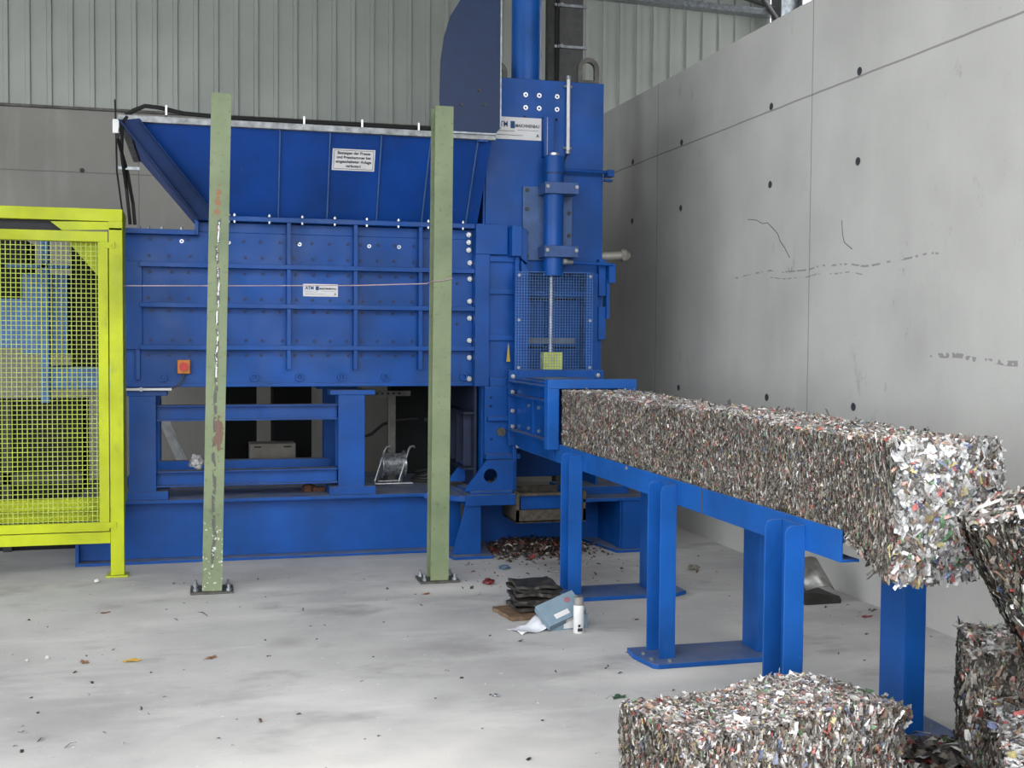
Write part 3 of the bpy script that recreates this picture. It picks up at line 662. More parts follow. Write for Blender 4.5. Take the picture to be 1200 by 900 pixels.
# ---------------------------------------------------------------- the bale chute
CH = empty('bale_chute', (2.5, 6, 0), 'bright blue steel chute on channel legs carrying the long bale', 'chute')
m = MB(); m.prism([(3.80, .785), (7.27, .785), (7.27, .905), (3.80, .905)], 0, 2.262, 2.272); m.box(2.272, 2.34, 3.80, 7.27, .785, .795)
m.box(2.262, 2.272, 7.27, 8.26, .785, .865); m.build('side_rail', BLUE2, CH, bevel=.0015)
m = MB(); m.box(2.70, 2.71, 3.80, 7.27, .785, .905); m.box(2.64, 2.70, 3.80, 7.27, .785, .795); m.build('side_rail', BLUE2, CH, bevel=.0015)
m = MB(); m.box(2.273, 2.699, 3.85, 7.27, .888, .898); 
for y in (4.1, 5.36, 6.83): m.box(2.273, 2.699, y, y + .06, .8, .888)
m.build('slide_plate', BLUE2, CH)
box(2.2605, 2.2625, 5.02, 5.027, .787, .903).build('weld_seam', GREYST, CH)
def leg(sgn, y0):
    xw, xo = (2.252, 2.178) if sgn < 0 else (2.720, 2.805)
    y1 = y0 + .175; t_ = .009; zt = .882; c = .03
    m = MB(); m.box(min(xw, xw - sgn * .01), max(xw, xw - sgn * .01), y0, y1, .025, zt)
    for ya in (y0, y1 - t_):
        a, b_ = xw, xo
        m.prism([(a, .025), (b_, .025), (b_, zt - c), (b_ - sgn * c * .3, zt - c * .3), (b_ - sgn * c, zt), (a, zt)], 1, ya, ya + t_)
    return m
for y0 in (4.06, 5.32, 6.79):
    leg(-1, y0).build('leg', BLUE2, CH, bevel=.0015); leg(1, y0).build('leg', BLUE2, CH, bevel=.0015)
    pl = MB().prism([(2.085, y0 + .12), (2.115, y0 - .07), (2.14, y0 - .09), (2.86, y0 - .09), (2.94, y0 - .04), (2.94, y0 + .2), (2.9, y0 + .24), (2.1, y0 + .24)], 2, 0, .025).build('base_plate', BLUE2, CH, bevel=.004)
    for x, y in ((2.135, y0 + .1), (2.14, y0 + .0), (2.215, y0 - .05)):
        MB().rod((x, y, .025), (x, y, .036), .011, 6).build('anchor_bolt', GALV, pl)

# ---------------------------------------------------------------- green posts
def post(xb, xt, mat, label, bevel=.003):
    root = empty('green_post', (xb, 7.52, 0), label, 'post')
    root.rotation_euler.y = math.atan2(xt - xb, 3.09)
    m = MB(); h = 3.085
    m.box(-.06, .06, -.07, -.059, .012, h); m.box(-.06, .06, .059, .07, .012, h); m.box(-.004, .004, -.059, .059, .012, h)
    m.box(-.052, .052, -.06, -.058, .012, h)
    me_o = m.build('steel_section', mat, None, bevel=.002); me_o.parent = root
    p = MB().box(-.13, .13, -.11, .11, 0.0, .014).build('base_plate', GREYST, None); p.parent = root
    for x, y in ((-.10, -.07), (.10, -.07), (-.10, .08), (.10, .08)):
        b_ = MB().rod((x, y, .014), (x, y, .055), .009, 8).rod((x, y, .014), (x, y, .03), .017, 6).build('anchor_bolt', GALV, None); b_.parent = p
    return root
post(.069, .134, GREENW, 'left green steel post, scraped to bare metal down its front')
post(1.508, 1.526, GREEN, 'right green steel post with clean paint in front of the chamber\'s end')
tag(MB().tube([(-.487, 8.18, 1.925), (.3, 7.95, 1.93), (1.0, 7.72, 1.935), (1.44, 7.585, 1.95), (1.447, 7.50, 1.955), (1.447, 7.443, 1.958), (1.52, 7.442, 1.965), (1.583, 7.445, 1.98)], .0035, 6).build('cord', STRING), 'thin pale cord stretched from the yellow fence to the right green post', 'cord')

# ---------------------------------------------------------------- yellow fence
FE = empty('safety_fence', (-1.2, 8.15, 0), 'lime yellow safety fence with square wire mesh left of the press', 'fence')
m = MB(); m.box(-.572, -.487, 8.1, 8.18, .012, 2.30); m.box(-.60, -.462, 8.07, 8.21, 0, .012); m.build('post', YELLOW, FE, bevel=.003)
m = MB(); m.box(-2.1, -.487, 8.1, 8.5, 2.34, 2.42); m.build('top_beam', YELLOW, FE, bevel=.003)
m = MB(); m.prism([(-.93, 2.33), (-.487, 2.34), (-.487, 2.29), (-.86, 2.275)], 1, 8.115, 8.13); m.box(-.575, -.487, 8.1, 8.18, 2.285, 2.34); m.build('gusset', YELLOW, FE)
part(box(-2.1, -.86, 8.16, 8.2, 2.27, 2.345).build('dark_gap_strip', BLACK, FE), 'black strip standing in for the dark gap below the top beam')  # solid black strip stands in for the unlit gap under the beam
box(-2.1, -.573, 8.1, 8.16, .225, .30).build('bottom_beam', YELLOW, FE, bevel=.003)
m = MB(); m.box(-2.0, -.578, 8.1, 8.14, 2.205, 2.272); m.box(-2.0, -.578, 8.1, 8.14, .306, .365); m.box(-.64, -.578, 8.1, 8.14, .365, 2.205); m.box(-2.0, -1.93, 8.1, 8.14, .365, 2.205)
dr = m.build('door', YELLOW, FE, bevel=.002)
m = MB()
for i in range(43): x = -.655 - i * .0305; m.box(x - .0022, x + .0022, 8.125, 8.1295, .36, 2.21)
for i in range(61): z = .375 + i * .0305; m.box(-1.935, -.635, 8.1295, 8.134, z - .0022, z + .0022)
m.build('wire_mesh', plain('pale_yellow_wire', (186, 200, 84), .6), dr)
for z in (2.185, .345): MB().box(-.60, -.535, 8.092, 8.1, z - .02, z + .02).rod((-.56, 8.092, z), (-.56, 8.085, z), .01, 8).build('hinge', YELLOW, dr)
MB().prism([(-.83, 2.205), (-.64, 2.205), (-.64, 1.98)], 1, 8.17, 8.18).build('corner_plate', YELLOW, FE)
m = MB(); m.box(-.50, -.49, 8.18, 8.49, .45, 2.34); m.build('side_sheet', YELLOW, FE)
m = MB(); m.box(-2.1, -.50, 8.40, 8.46, .335, .485); m.box(-2.1, -.5, 8.36, 8.40, .40, .41); m.box(-2.1, -2.02, 8.1, 8.18, 0, 2.34); m.build('rear_rail', YELLOW, FE, bevel=.003)

# ---------------------------------------------------------------- crushed-can bales
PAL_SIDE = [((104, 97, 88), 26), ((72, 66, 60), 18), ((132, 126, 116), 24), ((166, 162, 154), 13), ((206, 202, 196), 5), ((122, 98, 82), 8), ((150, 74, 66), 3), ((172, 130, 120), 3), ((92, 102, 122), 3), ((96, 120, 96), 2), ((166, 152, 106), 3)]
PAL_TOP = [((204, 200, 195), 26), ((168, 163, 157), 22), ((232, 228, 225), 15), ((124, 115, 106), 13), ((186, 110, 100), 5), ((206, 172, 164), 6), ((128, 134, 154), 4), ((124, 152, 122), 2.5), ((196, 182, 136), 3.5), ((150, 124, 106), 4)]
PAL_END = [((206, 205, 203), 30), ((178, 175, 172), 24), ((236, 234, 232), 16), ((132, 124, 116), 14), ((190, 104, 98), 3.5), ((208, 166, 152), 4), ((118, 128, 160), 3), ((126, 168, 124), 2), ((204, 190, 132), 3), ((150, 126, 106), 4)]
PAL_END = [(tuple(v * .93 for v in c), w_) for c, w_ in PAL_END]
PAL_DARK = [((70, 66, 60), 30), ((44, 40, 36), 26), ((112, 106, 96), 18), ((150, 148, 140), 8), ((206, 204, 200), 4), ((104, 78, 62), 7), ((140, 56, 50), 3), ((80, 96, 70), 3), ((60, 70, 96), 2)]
def pal(P_, n):
    c = np.array([lin(p[0]) for p in P_]); w = np.array([p[1] for p in P_], float); w /= w.sum()
    r = c[rng.choice(len(c), n, p=w)]; return .76 * r * rng.uniform(.75, 1.25, (n, 1))
def bale(name, frame, dims, faces, label, group=None, warp=None, bulge=.012, seed=0):
    """frame: (origin, ux, uy, uz) of a box of size dims; faces: list of (face, palette, density/m2, length, width, upright, lift)"""
    O_, U, V, W = [np.array(a, float) for a in frame]; L = np.array(dims, float)
    B_ = np.array([U, V, W])
    def mp(p):           # local metres (n,3) -> world
        q = p.copy()
        if warp is not None: q = warp(q)
        return O_ + q @ B_
    def nz(p, s): return np.array([noise.noise(Vector(a) * s + Vector((seed, 3.1, 7.7))) for a in p])
    verts = []; quads = []; cols = []; off = 0
    # core: grid on each of six sides, pushed by noise
    for ax in range(3):
        a1, a2 = [i for i in range(3) if i != ax]
        n1 = max(2, int(L[a1] / .03)); n2 = max(2, int(L[a2] / .03))
        for side in (0, 1):
            g1, g2 = np.meshgrid(np.linspace(0, L[a1], n1 + 1), np.linspace(0, L[a2], n2 + 1), indexing='ij')
            p = np.zeros((g1.size, 3)); p[:, a1] = g1.ravel(); p[:, a2] = g2.ravel(); p[:, ax] = side * L[ax]
            d = nz(p, 9.0) * bulge
            q = p.copy(); q[:, ax] += d * (1 if side else -1)
            # round the edges a little: pull borders inward
            verts.append(mp(q)); idx = np.arange(g1.size).reshape(g1.shape) + off
            qd = np.stack([idx[:-1, :-1], idx[1:, :-1], idx[1:, 1:], idx[:-1, 1:]], -1).reshape(-1, 4)
            quads.append(qd); off += g1.size
            c = np.array([lin((70, 64, 58))]) * rng.uniform(.6, 1.5, (g1.size, 1)); cols.append(c)
    for (fc, P_, dens, fl_, fw, upright, lift) in faces:
        ax, side = {'x0': (0, 0), 'x1': (0, 1), 'y0': (1, 0), 'y1': (1, 1), 'z0': (2, 0), 'z1': (2, 1)}[fc]
        a1, a2 = [i for i in range(3) if i != ax]
        n = int(dens * L[a1] * L[a2])
        p = np.zeros((n, 3)); p[:, a1] = rng.uniform(0, L[a1], n); p[:, a2] = rng.uniform(0, L[a2], n); p[:, ax] = side * L[ax]
        sg = 1 if side else -1
        N = np.zeros((n, 3)); N[:, ax] = sg
        T = np.zeros((n, 3)); Bn = np.zeros((n, 3))
        if upright:  # long axis along a2 (vertical on the sides)
            th = rng.normal(math.pi / 2, .28, n)
        else: th = rng.uniform(0, math.pi, n)
        T[:, a1] = np.cos(th); T[:, a2] = np.sin(th)
        Bn = np.cross(N, T)
        tilt = rng.normal(0, 1.0 if upright else .75, n)[:, None]
        bn = Bn * np.cos(tilt) + N * np.sin(tilt); nn = np.cross(T, bn)
        tt = T * 1.0 + N * rng.normal(0, .12 if upright else .3, n)[:, None]
        ln = (fl_ * rng.lognormal(0, .4, n))[:, None] / 2; wd = (fw * rng.lognormal(0, .45, n))[:, None] / 2
        d = nz(p, 9.0) * bulge
        c = p.copy(); c[:, ax] += sg * (d + rng.uniform(-.3, 1.0, n) * lift)
        bend = rng.normal(0, .35, n)[:, None] * ln
        P6 = []
        for tpos in (-1, 0, 1):
            wv = wd * rng.uniform(.55, 1.2, (n, 1))
            cc = c + tt * ln * tpos + nn * bend * (1 - abs(tpos)) + rng.normal(0, .12, (n, 3)) * wd
            P6 += [cc - bn * wv, cc + bn * wv]
        A = np.stack(P6, 1).reshape(-1, 3)
        verts.append(mp(A)); i0 = off + np.arange(n)[:, None] * 6
        quads.append(np.concatenate([i0 + np.array([[0, 1, 3, 2]]), i0 + np.array([[2, 3, 5, 4]])], 0)); off += 6 * n
        cols.append(np.repeat(pal(P_, n), 6, 0))
    V_ = np.concatenate(verts); Q = np.concatenate(quads); C_ = np.clip(np.concatenate(cols), 0, 1)
    base = V_.mean(0); base[2] = V_[:, 2].min()
    V_ = V_ - base
    me = bpy.data.meshes.new(name)
    me.vertices.add(len(V_)); me.vertices.foreach_set('co', V_.astype(np.float32).ravel())
    me.loops.add(Q.size); me.loops.foreach_set('vertex_index', Q.astype(np.int32).ravel())
    me.polygons.add(len(Q)); me.polygons.foreach_set('loop_start', (np.arange(len(Q)) * 4).astype(np.int32))
    me.update(calc_edges=True); me.validate()
    at = me.color_attributes.new('Col', 'FLOAT_COLOR', 'POINT')
    at.data.foreach_set('color', np.concatenate([C_, np.ones((len(C_), 1))], 1).astype(np.float32).ravel())
    o = link(name, me, BALE); o.location = base
    return tag(o, label, 'bale', group)

# the long bale on the chute: x 2.28-2.69, y from 3.52 back into the outlet; its free end sags and crumbles
def warp_long(q):
    q = q.copy(); y = q[:, 1]; e = np.clip((.34 - y) / .34, 0, 1)   # 1 at the free end
    low = 1 - q[:, 2] / .35
    q[:, 2] -= e ** .7 * (.125 * low)
    q[:, 2] -= .006 * np.sin(y * 3.4) * (1 - low)
    q[:, 0] += .012 * np.sin(q[:, 2] * 9) * e + .03 * e * (q[:, 0] / .41 - .3) * .6
    q[:, 1] += .03 * np.sin(q[:, 0] * 14 + 1) * e * (q[:, 2] / .35)
    for s in (.95, 1.85, 2.75): 
        k_ = np.exp(-((y - s) / .03) ** 2); q[:, 2] -= .008 * k_ * (1 - low); q[:, 0] += .006 * k_
    return q
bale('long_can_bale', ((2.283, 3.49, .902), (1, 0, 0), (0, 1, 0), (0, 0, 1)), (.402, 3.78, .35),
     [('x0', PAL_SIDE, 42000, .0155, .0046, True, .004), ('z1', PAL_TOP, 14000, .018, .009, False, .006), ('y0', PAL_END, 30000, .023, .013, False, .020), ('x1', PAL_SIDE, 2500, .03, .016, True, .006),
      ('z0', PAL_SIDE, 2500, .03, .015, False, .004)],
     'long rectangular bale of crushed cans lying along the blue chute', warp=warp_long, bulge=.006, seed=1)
def rot(a): return (math.cos(a), math.sin(a), 0), (-math.sin(a), math.cos(a), 0)
# bale lying in the foreground
u, v_ = rot(math.radians(10.8))
def warp_a(q):
    q = q.copy(); e = np.clip((q[:, 0] - .62) / .31, 0, 1)
    q[:, 2] -= .05 * e ** 2 * (q[:, 2] / .35) + .015 * np.sin(q[:, 0] * 6) * (q[:, 2] / .35); q[:, 1] += .05 * e * e * (1 - q[:, 1] / .37) * np.sin(q[:, 2] * 10)
    return q
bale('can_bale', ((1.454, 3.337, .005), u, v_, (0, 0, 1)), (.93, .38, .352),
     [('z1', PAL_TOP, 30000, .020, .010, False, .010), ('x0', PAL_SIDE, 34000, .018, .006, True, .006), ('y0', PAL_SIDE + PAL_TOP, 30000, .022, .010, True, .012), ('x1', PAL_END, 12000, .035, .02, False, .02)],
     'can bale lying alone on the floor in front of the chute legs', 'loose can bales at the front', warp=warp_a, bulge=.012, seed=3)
# bales stacked at the right edge
du = np.array([.545, .838, 0]); dv = np.array([.838, -.545, 0])
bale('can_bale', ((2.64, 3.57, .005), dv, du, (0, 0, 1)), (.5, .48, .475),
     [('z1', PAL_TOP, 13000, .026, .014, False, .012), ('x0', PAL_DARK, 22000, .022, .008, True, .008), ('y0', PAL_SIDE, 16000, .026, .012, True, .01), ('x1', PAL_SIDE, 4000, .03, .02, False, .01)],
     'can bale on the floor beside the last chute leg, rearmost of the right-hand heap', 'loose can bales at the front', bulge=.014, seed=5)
bale('can_bale', ((2.27, 2.86, .005), dv, du, (0, 0, 1)), (.55, .74, .33),
     [('z1', PAL_END, 13000, .03, .017, False, .016), ('x0', PAL_DARK, 20000, .024, .010, True, .008), ('y0', PAL_SIDE, 12000, .026, .012, True, .01)],
     'can bale cut by the lower right corner of the picture, under the leaning bale', 'loose can bales at the front', bulge=.016, seed=6)
# leaning bale: local x = along picture width, z = up; overhangs to the left and curves down
def warp_c(q):
    q = q.copy(); z = q[:, 2] / .72; x = q[:, 0]
    q[:, 0] += .40 * np.clip(1 - z, 0, 1) ** 1.2
    q[:, 2] += .30 * x * z
    return q
bale('leaning_can_bale', ((2.225, 2.98, .335), (1, 0, 0), (0.45, .893, 0), (0, 0, 1)), (.62, .36, .695),
     [('z1', PAL_TOP, 13000, .034, .014, False, .010), ('x0', PAL_DARK, 22000, .026, .009, True, .008), ('y0', PAL_DARK, 24000, .026, .0085, True, .007), ('y1', PAL_SIDE, 4000, .03, .01, True, .008)],
     'dark can bale leaning on the heap against the long bale\'s free end', 'loose can bales at the front', warp=warp_c, bulge=.010, seed=8)

def flakes(name, n, sampler, P_, ln, wd, label, cat, zlift=.01, kind='stuff'):
    V_ = []; F_ = []; C_ = []; cols = pal(P_, n)
    for i in range(n):
        x, y, z = sampler(); a = random.uniform(0, math.pi * 2); l_ = ln * random.lognormvariate(0, .4) / 2; w_ = wd * random.lognormvariate(0, .4) / 2
        t_ = Vector((math.cos(a), math.sin(a), random.gauss(0, .25))); s_ = Vector((-math.sin(a), math.cos(a), random.gauss(0, .4)))
        c = Vector((x, y, z + .3 * l_)); o = len(V_)
        V_ += [c - t_ * l_ - s_ * w_, c - t_ * l_ + s_ * w_, c - s_ * w_ * 1.2 + Vector((0, 0, l_ * .5)), c + s_ * w_ * .8 + Vector((0, 0, l_ * .3)), c + t_ * l_ - s_ * w_ * .7, c + t_ * l_ + s_ * w_]
        for k in range(o, o + 6): V_[k].z = max(V_[k].z, .001)
        F_ += [(o, o + 1, o + 3, o + 2), (o + 2, o + 3, o + 5, o + 4)]; C_ += [cols[i]] * 6
    me = bpy.data.meshes.new(name); me.from_pydata([tuple(p) for p in V_], [], F_)
    at = me.color_attributes.new('Col', 'FLOAT_COLOR', 'POINT')
    at.data.foreach_set('color', np.concatenate([np.clip(np.array(C_), 0, 1), np.ones((len(C_), 1))], 1).astype(np.float32).ravel())
    return tag(link(name, me, BALE), label, cat, None, kind)
# heaps of loose scrap
def heap1():
    while True:
        x = random.gauss(2.42, .24); y = random.gauss(8.5, .2); h = max(0, .055 - .25 * ((x - 2.45) ** 2 + (y - 8.6) ** 2))
        if y < 8.72 and x < 2.98 and x > 2.06: return x, y, random.uniform(0, h)
PAL_HEAP = [((92, 72, 60), 30), ((60, 50, 44), 25), ((130, 110, 96), 15), ((190, 186, 180), 10), ((150, 62, 54), 8), ((80, 96, 120), 4)]
flakes('can_scrap_heap', 1500, heap1, PAL_HEAP, .03, .016, 'low heap of brown can scrap on the floor below the outlet', 'scrap')
def heap2():
    x = random.gauss(2.62, .13); y = random.gauss(3.72, .12); return x, y, random.uniform(0, max(.01, .11 - 1.2 * ((x - 2.62) ** 2 + (y - 3.68) ** 2)))
flakes('loose_can_heap', 1300, heap2, PAL_DARK + PAL_SIDE, .045, .026, 'heap of loose crushed cans between the two front bales', 'scrap')
def litter():
    r = random.random()
    if r < .35: return random.uniform(1.6, 3.3), random.uniform(7.2, 8.3), 0
    if r < .5: return random.uniform(3.0, 3.85), random.uniform(5, 9), 0
    return random.uniform(-1.5, 2.3), random.uniform(3.3, 7.8), 0
PAL_LIT = [((70, 66, 62), 40), ((110, 92, 78), 30), ((220, 218, 214), 12), ((120, 60, 54), 8)]
flakes('floor_litter', 330, litter, PAL_LIT, .018, .009, 'tiny dark specks of scrap and leaf bits strewn over the concrete floor', 'litter')

# single leaves and scraps
def leaf(name, x, y, s, mat, label, cat='leaf', rz=0, lobes=5, curl=.25):
    n = 40; v = [(0, 0, .3 * s * curl)]; 
    for i in range(n):
        a = 2 * math.pi * i / n; r = s * (.62 + .38 * abs(math.cos(a * lobes / 2))) * (1 + .12 * math.sin(a * 3 + x * 9))
        v.append((r * math.cos(a), r * .62 * math.sin(a), s * curl * (.25 + .5 * abs(math.sin(a * 2 + y * 5)))))
    st = len(v); v += [(-s, 0, .02), (-s * 1.7, s * .2, .004), (-s * 1.7, s * .25, .004)]
    f = [(0, 1 + i, 1 + (i + 1) % n) for i in range(n)] + [(st, st + 1, st + 2)]
    v = [(a, b_, max(.001, c)) for a, b_, c in v]
    o = MB().add(v, f).build(name, mat); o.location = (x, y, 0); o.rotation_euler.z = rz
    so = o.modifiers.new('thick', 'SOLIDIFY'); so.thickness = .001
    return tag(o, label, cat)
leaf('dry_leaf', -.325, 5.97, .045, LEAFY, 'bright yellow dry leaf lying on the floor, left of centre')
leaf('dry_leaf', .052, 5.94, .035, LEAFB, 'pale brown leaf on the floor, right of the yellow one', rz=1)
leaf('dry_leaf', -.55, 6.0, .035, LEAFB, 'faded brown leaf on the floor, left of the yellow one', rz=2)
leaf('dry_leaf', -.53, 7.05, .03, LEAFB, 'brown leaf on the floor in front of the yellow fence foot', rz=.5)
leaf('dry_leaf', 1.36, 7.12, .032, LEAFB, 'small orange-brown leaf in front of the right green post', rz=.8)
leaf('green_leaf', 1.80, 4.86, .042, LEAFG, 'dark green leaf on the floor beside the foreground can bale', rz=.4)
leaf('dry_leaf', 2.4, 6.2, .02, LEAFB, 'tiny tan leaf on the floor between the first two chute legs', rz=.4)
def crumple(name, x, y, s, mat, label, cat, z=0, flat=.5, seed=0):
    import bmesh
    bm = bmesh.new(); bmesh.ops.create_icosphere(bm, subdivisions=3, radius=s)
    for vv in bm.verts:
        d = noise.noise(vv.co * (1.6 / s) + Vector((seed, 0, 0))) ; vv.co *= 1 + .55 * d; vv.co.z *= flat
    zmin = min(vv.co.z for vv in bm.verts)
    for vv in bm.verts: vv.co.z -= zmin
    me = bpy.data.meshes.new(name); bm.to_mesh(me); bm.free(); o = link(name, me, mat); o.location = (x, y, z); return tag(o, label, cat)
crumple('crushed_can', 3.30, 7.45, .035, plain('dull_can', (150, 144, 132), .4, .4, .4, 60), 'crushed can lying alone beyond the second chute leg', 'can', seed=2)
crumple('crushed_can', 1.80, 7.30, .035, plain('maroon_can', (120, 50, 52), .4, .3, .5, 40), 'maroon and silver crushed can near the right green post', 'can', seed=4)
crumple('crushed_can', 2.03, 7.78, .04, BLUEGREY, 'blue-grey flattened can in front of the brown scrap heap', 'can', flat=.35, seed=6)
crumple('crushed_can', 1.27, 5.0, .014, SILVER, 'tiny silver scrap on the open floor right of centre', 'scrap', seed=9)
crumple('pebble', -.65, 7.95, .018, WHITE, 'white pebble-like crumb left of the yellow fence foot', 'crumb', seed=3)
leaf('red_wrapper', 3.72, 5.95, .04, plain('red_foil', (150, 70, 66), .5), 'reddish foil scrap at the foot of the right wall', 'wrapper', rz=.2)
cu = MB().tube([(2.38 + .05 * math.cos(a), 4.78 + .03 * math.sin(a), .018) for a in np.linspace(0, 5.4, 14)], .01, 8).build('bent_can_ring', DARKST)
tag(cu, 'dark curled can strip on the floor behind the foreground bale', 'scrap')

# ---------------------------------------------------------------- small things by the first leg
def slab(name, cx, cy, z0, w, d, h, mat, label, cat, rz, group=None, seed=0, amp=.01):
    nx, ny = 10, 7; v = []; f = []
    for s in (0, 1):
        for i in range(nx + 1):
            for j in range(ny + 1):
                x = (i / nx - .5) * w; y = (j / ny - .5) * d
                e = noise.noise(Vector((i * .9, seed * 3.3, 1))) * .012 if j in (0, ny) else 0
                e2 = noise.noise(Vector((j * .9, seed * 5.3, 4))) * .012 if i in (0, nx) else 0
                z = (noise.noise(Vector((x * 9, y * 9, seed * 2.2))) * amp) + s * h
                v.append((x + e2, y + e, z))
    N = (nx + 1) * (ny + 1); I = lambda i, j, s: s * N + i * (ny + 1) + j
    for i in range(nx):
        for j in range(ny):
            f += [(I(i, j, 0), I(i, j + 1, 0), I(i + 1, j + 1, 0), I(i + 1, j, 0)), (I(i, j, 1), I(i + 1, j, 1), I(i + 1, j + 1, 1), I(i, j + 1, 1))]
    for i in range(nx): f += [(I(i, 0, 0), I(i + 1, 0, 0), I(i + 1, 0, 1), I(i, 0, 1)), (I(i + 1, ny, 0), I(i, ny, 0), I(i, ny, 1), I(i + 1, ny, 1))]
    for j in range(ny): f += [(I(0, j + 1, 0), I(0, j, 0), I(0, j, 1), I(0, j + 1, 1)), (I(nx, j, 0), I(nx, j + 1, 0), I(nx, j + 1, 1), I(nx, j, 1))]
    zm = min(a[2] for a in v); v = [(a, b_, c - zm) for a, b_, c in v]
    o = MB().add(v, f).build(name, mat); o.location = (cx, cy, z0); o.rotation_euler.z = rz
    return tag(o, label, cat, group)
slab('brown_board', 1.80, 6.48, 0, .26, .30, .022, BROWN, 'brown board at the bottom of the stack of dark sheets', 'board', .15, amp=.002)
z = .023
for i, (h, mt) in enumerate(((.018, SHEET), (.02, DARKST), (.016, SHEET), (.02, SHEET), (.016, DARKST), (.016, SHEET))):
    slab('dark_sheet', 1.885 + random.uniform(-.012, .012), 6.52, z, .27 - .006 * i, .27, h, mt,
         'topmost dark crumpled sheet of the stack beside the first chute leg' if i == 5 else 'dark crumpled sheet inside the stack beside the first chute leg', 'sheet', random.uniform(-.3, .3),
         'dark sheets stacked by the first chute leg', i, .016); z += h + .008
# grey-blue carton with its lid tipped open
BX = empty('parts_carton', (1.935, 6.14, 0), 'small grey-blue cardboard box with its lid lying askew', 'box', rz=math.radians(6))
def rel(mb, name, mat, par, **k):
    o = mb.build(name, mat, None, **k); o.parent = par; return o
rel(MB().box(-.095, .125, -.07, -.066, 0, .078).box(-.095, .125, .066, .07, 0, .078).box(-.095, -.091, -.066, .066, 0, .078).box(.121, .125, -.066, .066, 0, .078).box(-.091, .121, -.066, .066, 0, .004), 'tray', BOXBL, BX)
rel(MB().box(-.02, .07, -.0715, -.0702, .008, .068), 'label_sticker', WHITE, BX)
ld = rel(MB().box(-.12, .12, -.075, .075, .06, .064).box(-.12, .12, -.075, -.071, .02, .06).box(-.12, .12, .071, .075, .02, .06).box(-.12, -.116, -.071, .071, .02, .06), 'lid', BOXBL, BX, bevel=.001)
ld.location = (-.015, .0, .068); ld.rotation_euler = (math.radians(38), math.radians(-17), math.radians(6))
s_ = rel(MB().box(-.01, .07, -.076, -.0752, .026, .052), 'lid_sticker', WHITE, ld)
s_ = rel(MB().box(-.06, .03, -.05, -.02, .0642, .0648), 'lid_sticker', WHITE, ld)
rel(MB().rod((.06, .03, .0642), (.06, .03, .0648), .018, 16), 'lid_mark', plain('faded_red', (170, 110, 120), .7), ld)
# spray can
SC = empty('spray_can', (1.985, 6.0, 0), 'white spray can with a dull grey cap beside the grey-blue box', 'spray can')
n = 28
def lathe(prof, n=28):
    v = []; f = []
    for r, z in prof:
        for i in range(n): a = 2 * math.pi * i / n; v.append((r * math.cos(a), r * math.sin(a), z))
    for k in range(len(prof) - 1):
        for i in range(n): f.append((k * n + i, k * n + (i + 1) % n, (k + 1) * n + (i + 1) % n, (k + 1) * n + i))
    f += [tuple(range(n - 1, -1, -1)), tuple((len(prof) - 1) * n + i for i in range(n))]
    return MB().add(v, f)
rel(lathe([(.027, 0), (.029, .003), (.029, .145), (.027, .150), (.024, .154)]), 'can_body', WHITE, SC, smooth=True)
rel(lathe([(.026, .150), (.026, .19), (.023, .196), (.02, .196)]), 'cap', plain('grey_brown_cap', (142, 138, 132), .5), SC, smooth=True)
rel(MB().box(-.014, .014, -.0298, -.029, .012, .03).box(-.012, .002, -.0298, -.029, .036, .05), 'printed_mark', INK, SC)
# paper sheet
nx, ny = 10, 8; v = []; f = []
for i in range(nx + 1):
    for j in range(ny + 1):
        x = (i / nx - .5) * .2; y = (j / ny - .5) * .15
        z = .004 + .012 * max(0, math.sin(i * .8 + j * .5)) + (.055 * max(0, i / nx - .6) / .4) * (1 if j > 3 else .35)
        v.append((x, y, z))
for i in range(nx):
    for j in range(ny): a = i * (ny + 1) + j; f.append((a, a + ny + 1, a + ny + 2, a + 1))
pp = MB().add(v, f).build('paper_sheet', PAPER, smooth=True); pp.location = (1.735, 6.11, 0.001); pp.rotation_euler.z = .35
pp.modifiers.new('t', 'SOLIDIFY').thickness = .0006
tag(pp, 'creased white paper sheet on the floor left of the grey-blue box', 'paper')

# scrap metal at the foot of the right wall
m = MB(); m.prism([(3.52, 0), (3.76, 0), (3.765, .02), (3.75, .045), (3.6, .07), (3.52, .075)], 1, 6.3, 6.6)
cm = m.build('dark_metal_box', DARKST, None, bevel=.003); tag(cm, 'flattened dark metal box lying at the foot of the right wall', 'scrap metal')
v = []; f = []; nn = 10
for j in range(2):
    for i in range(nn + 1):
        a = i / nn; v.append((3.54 + .19 * a - .015 * j, 6.33 + .20 * j - .05 * math.sin(a * 3), .082 + .035 * math.sin(a * 3.2) + .16 * j * (1 - .25 * (1 - a))))
for i in range(nn): f.append((i, i + 1, nn + 2 + i, nn + 1 + i))
sm = MB().add(v, f).build('bent_metal_sheet', plain('bright_sheet', (165, 163, 158), .35, .5, .2), smooth=True); sm.modifiers.new('t', 'SOLIDIFY').thickness = .004
tag(sm, 'bent shiny metal sheet on top of the dark metal box by the right wall', 'scrap metal')

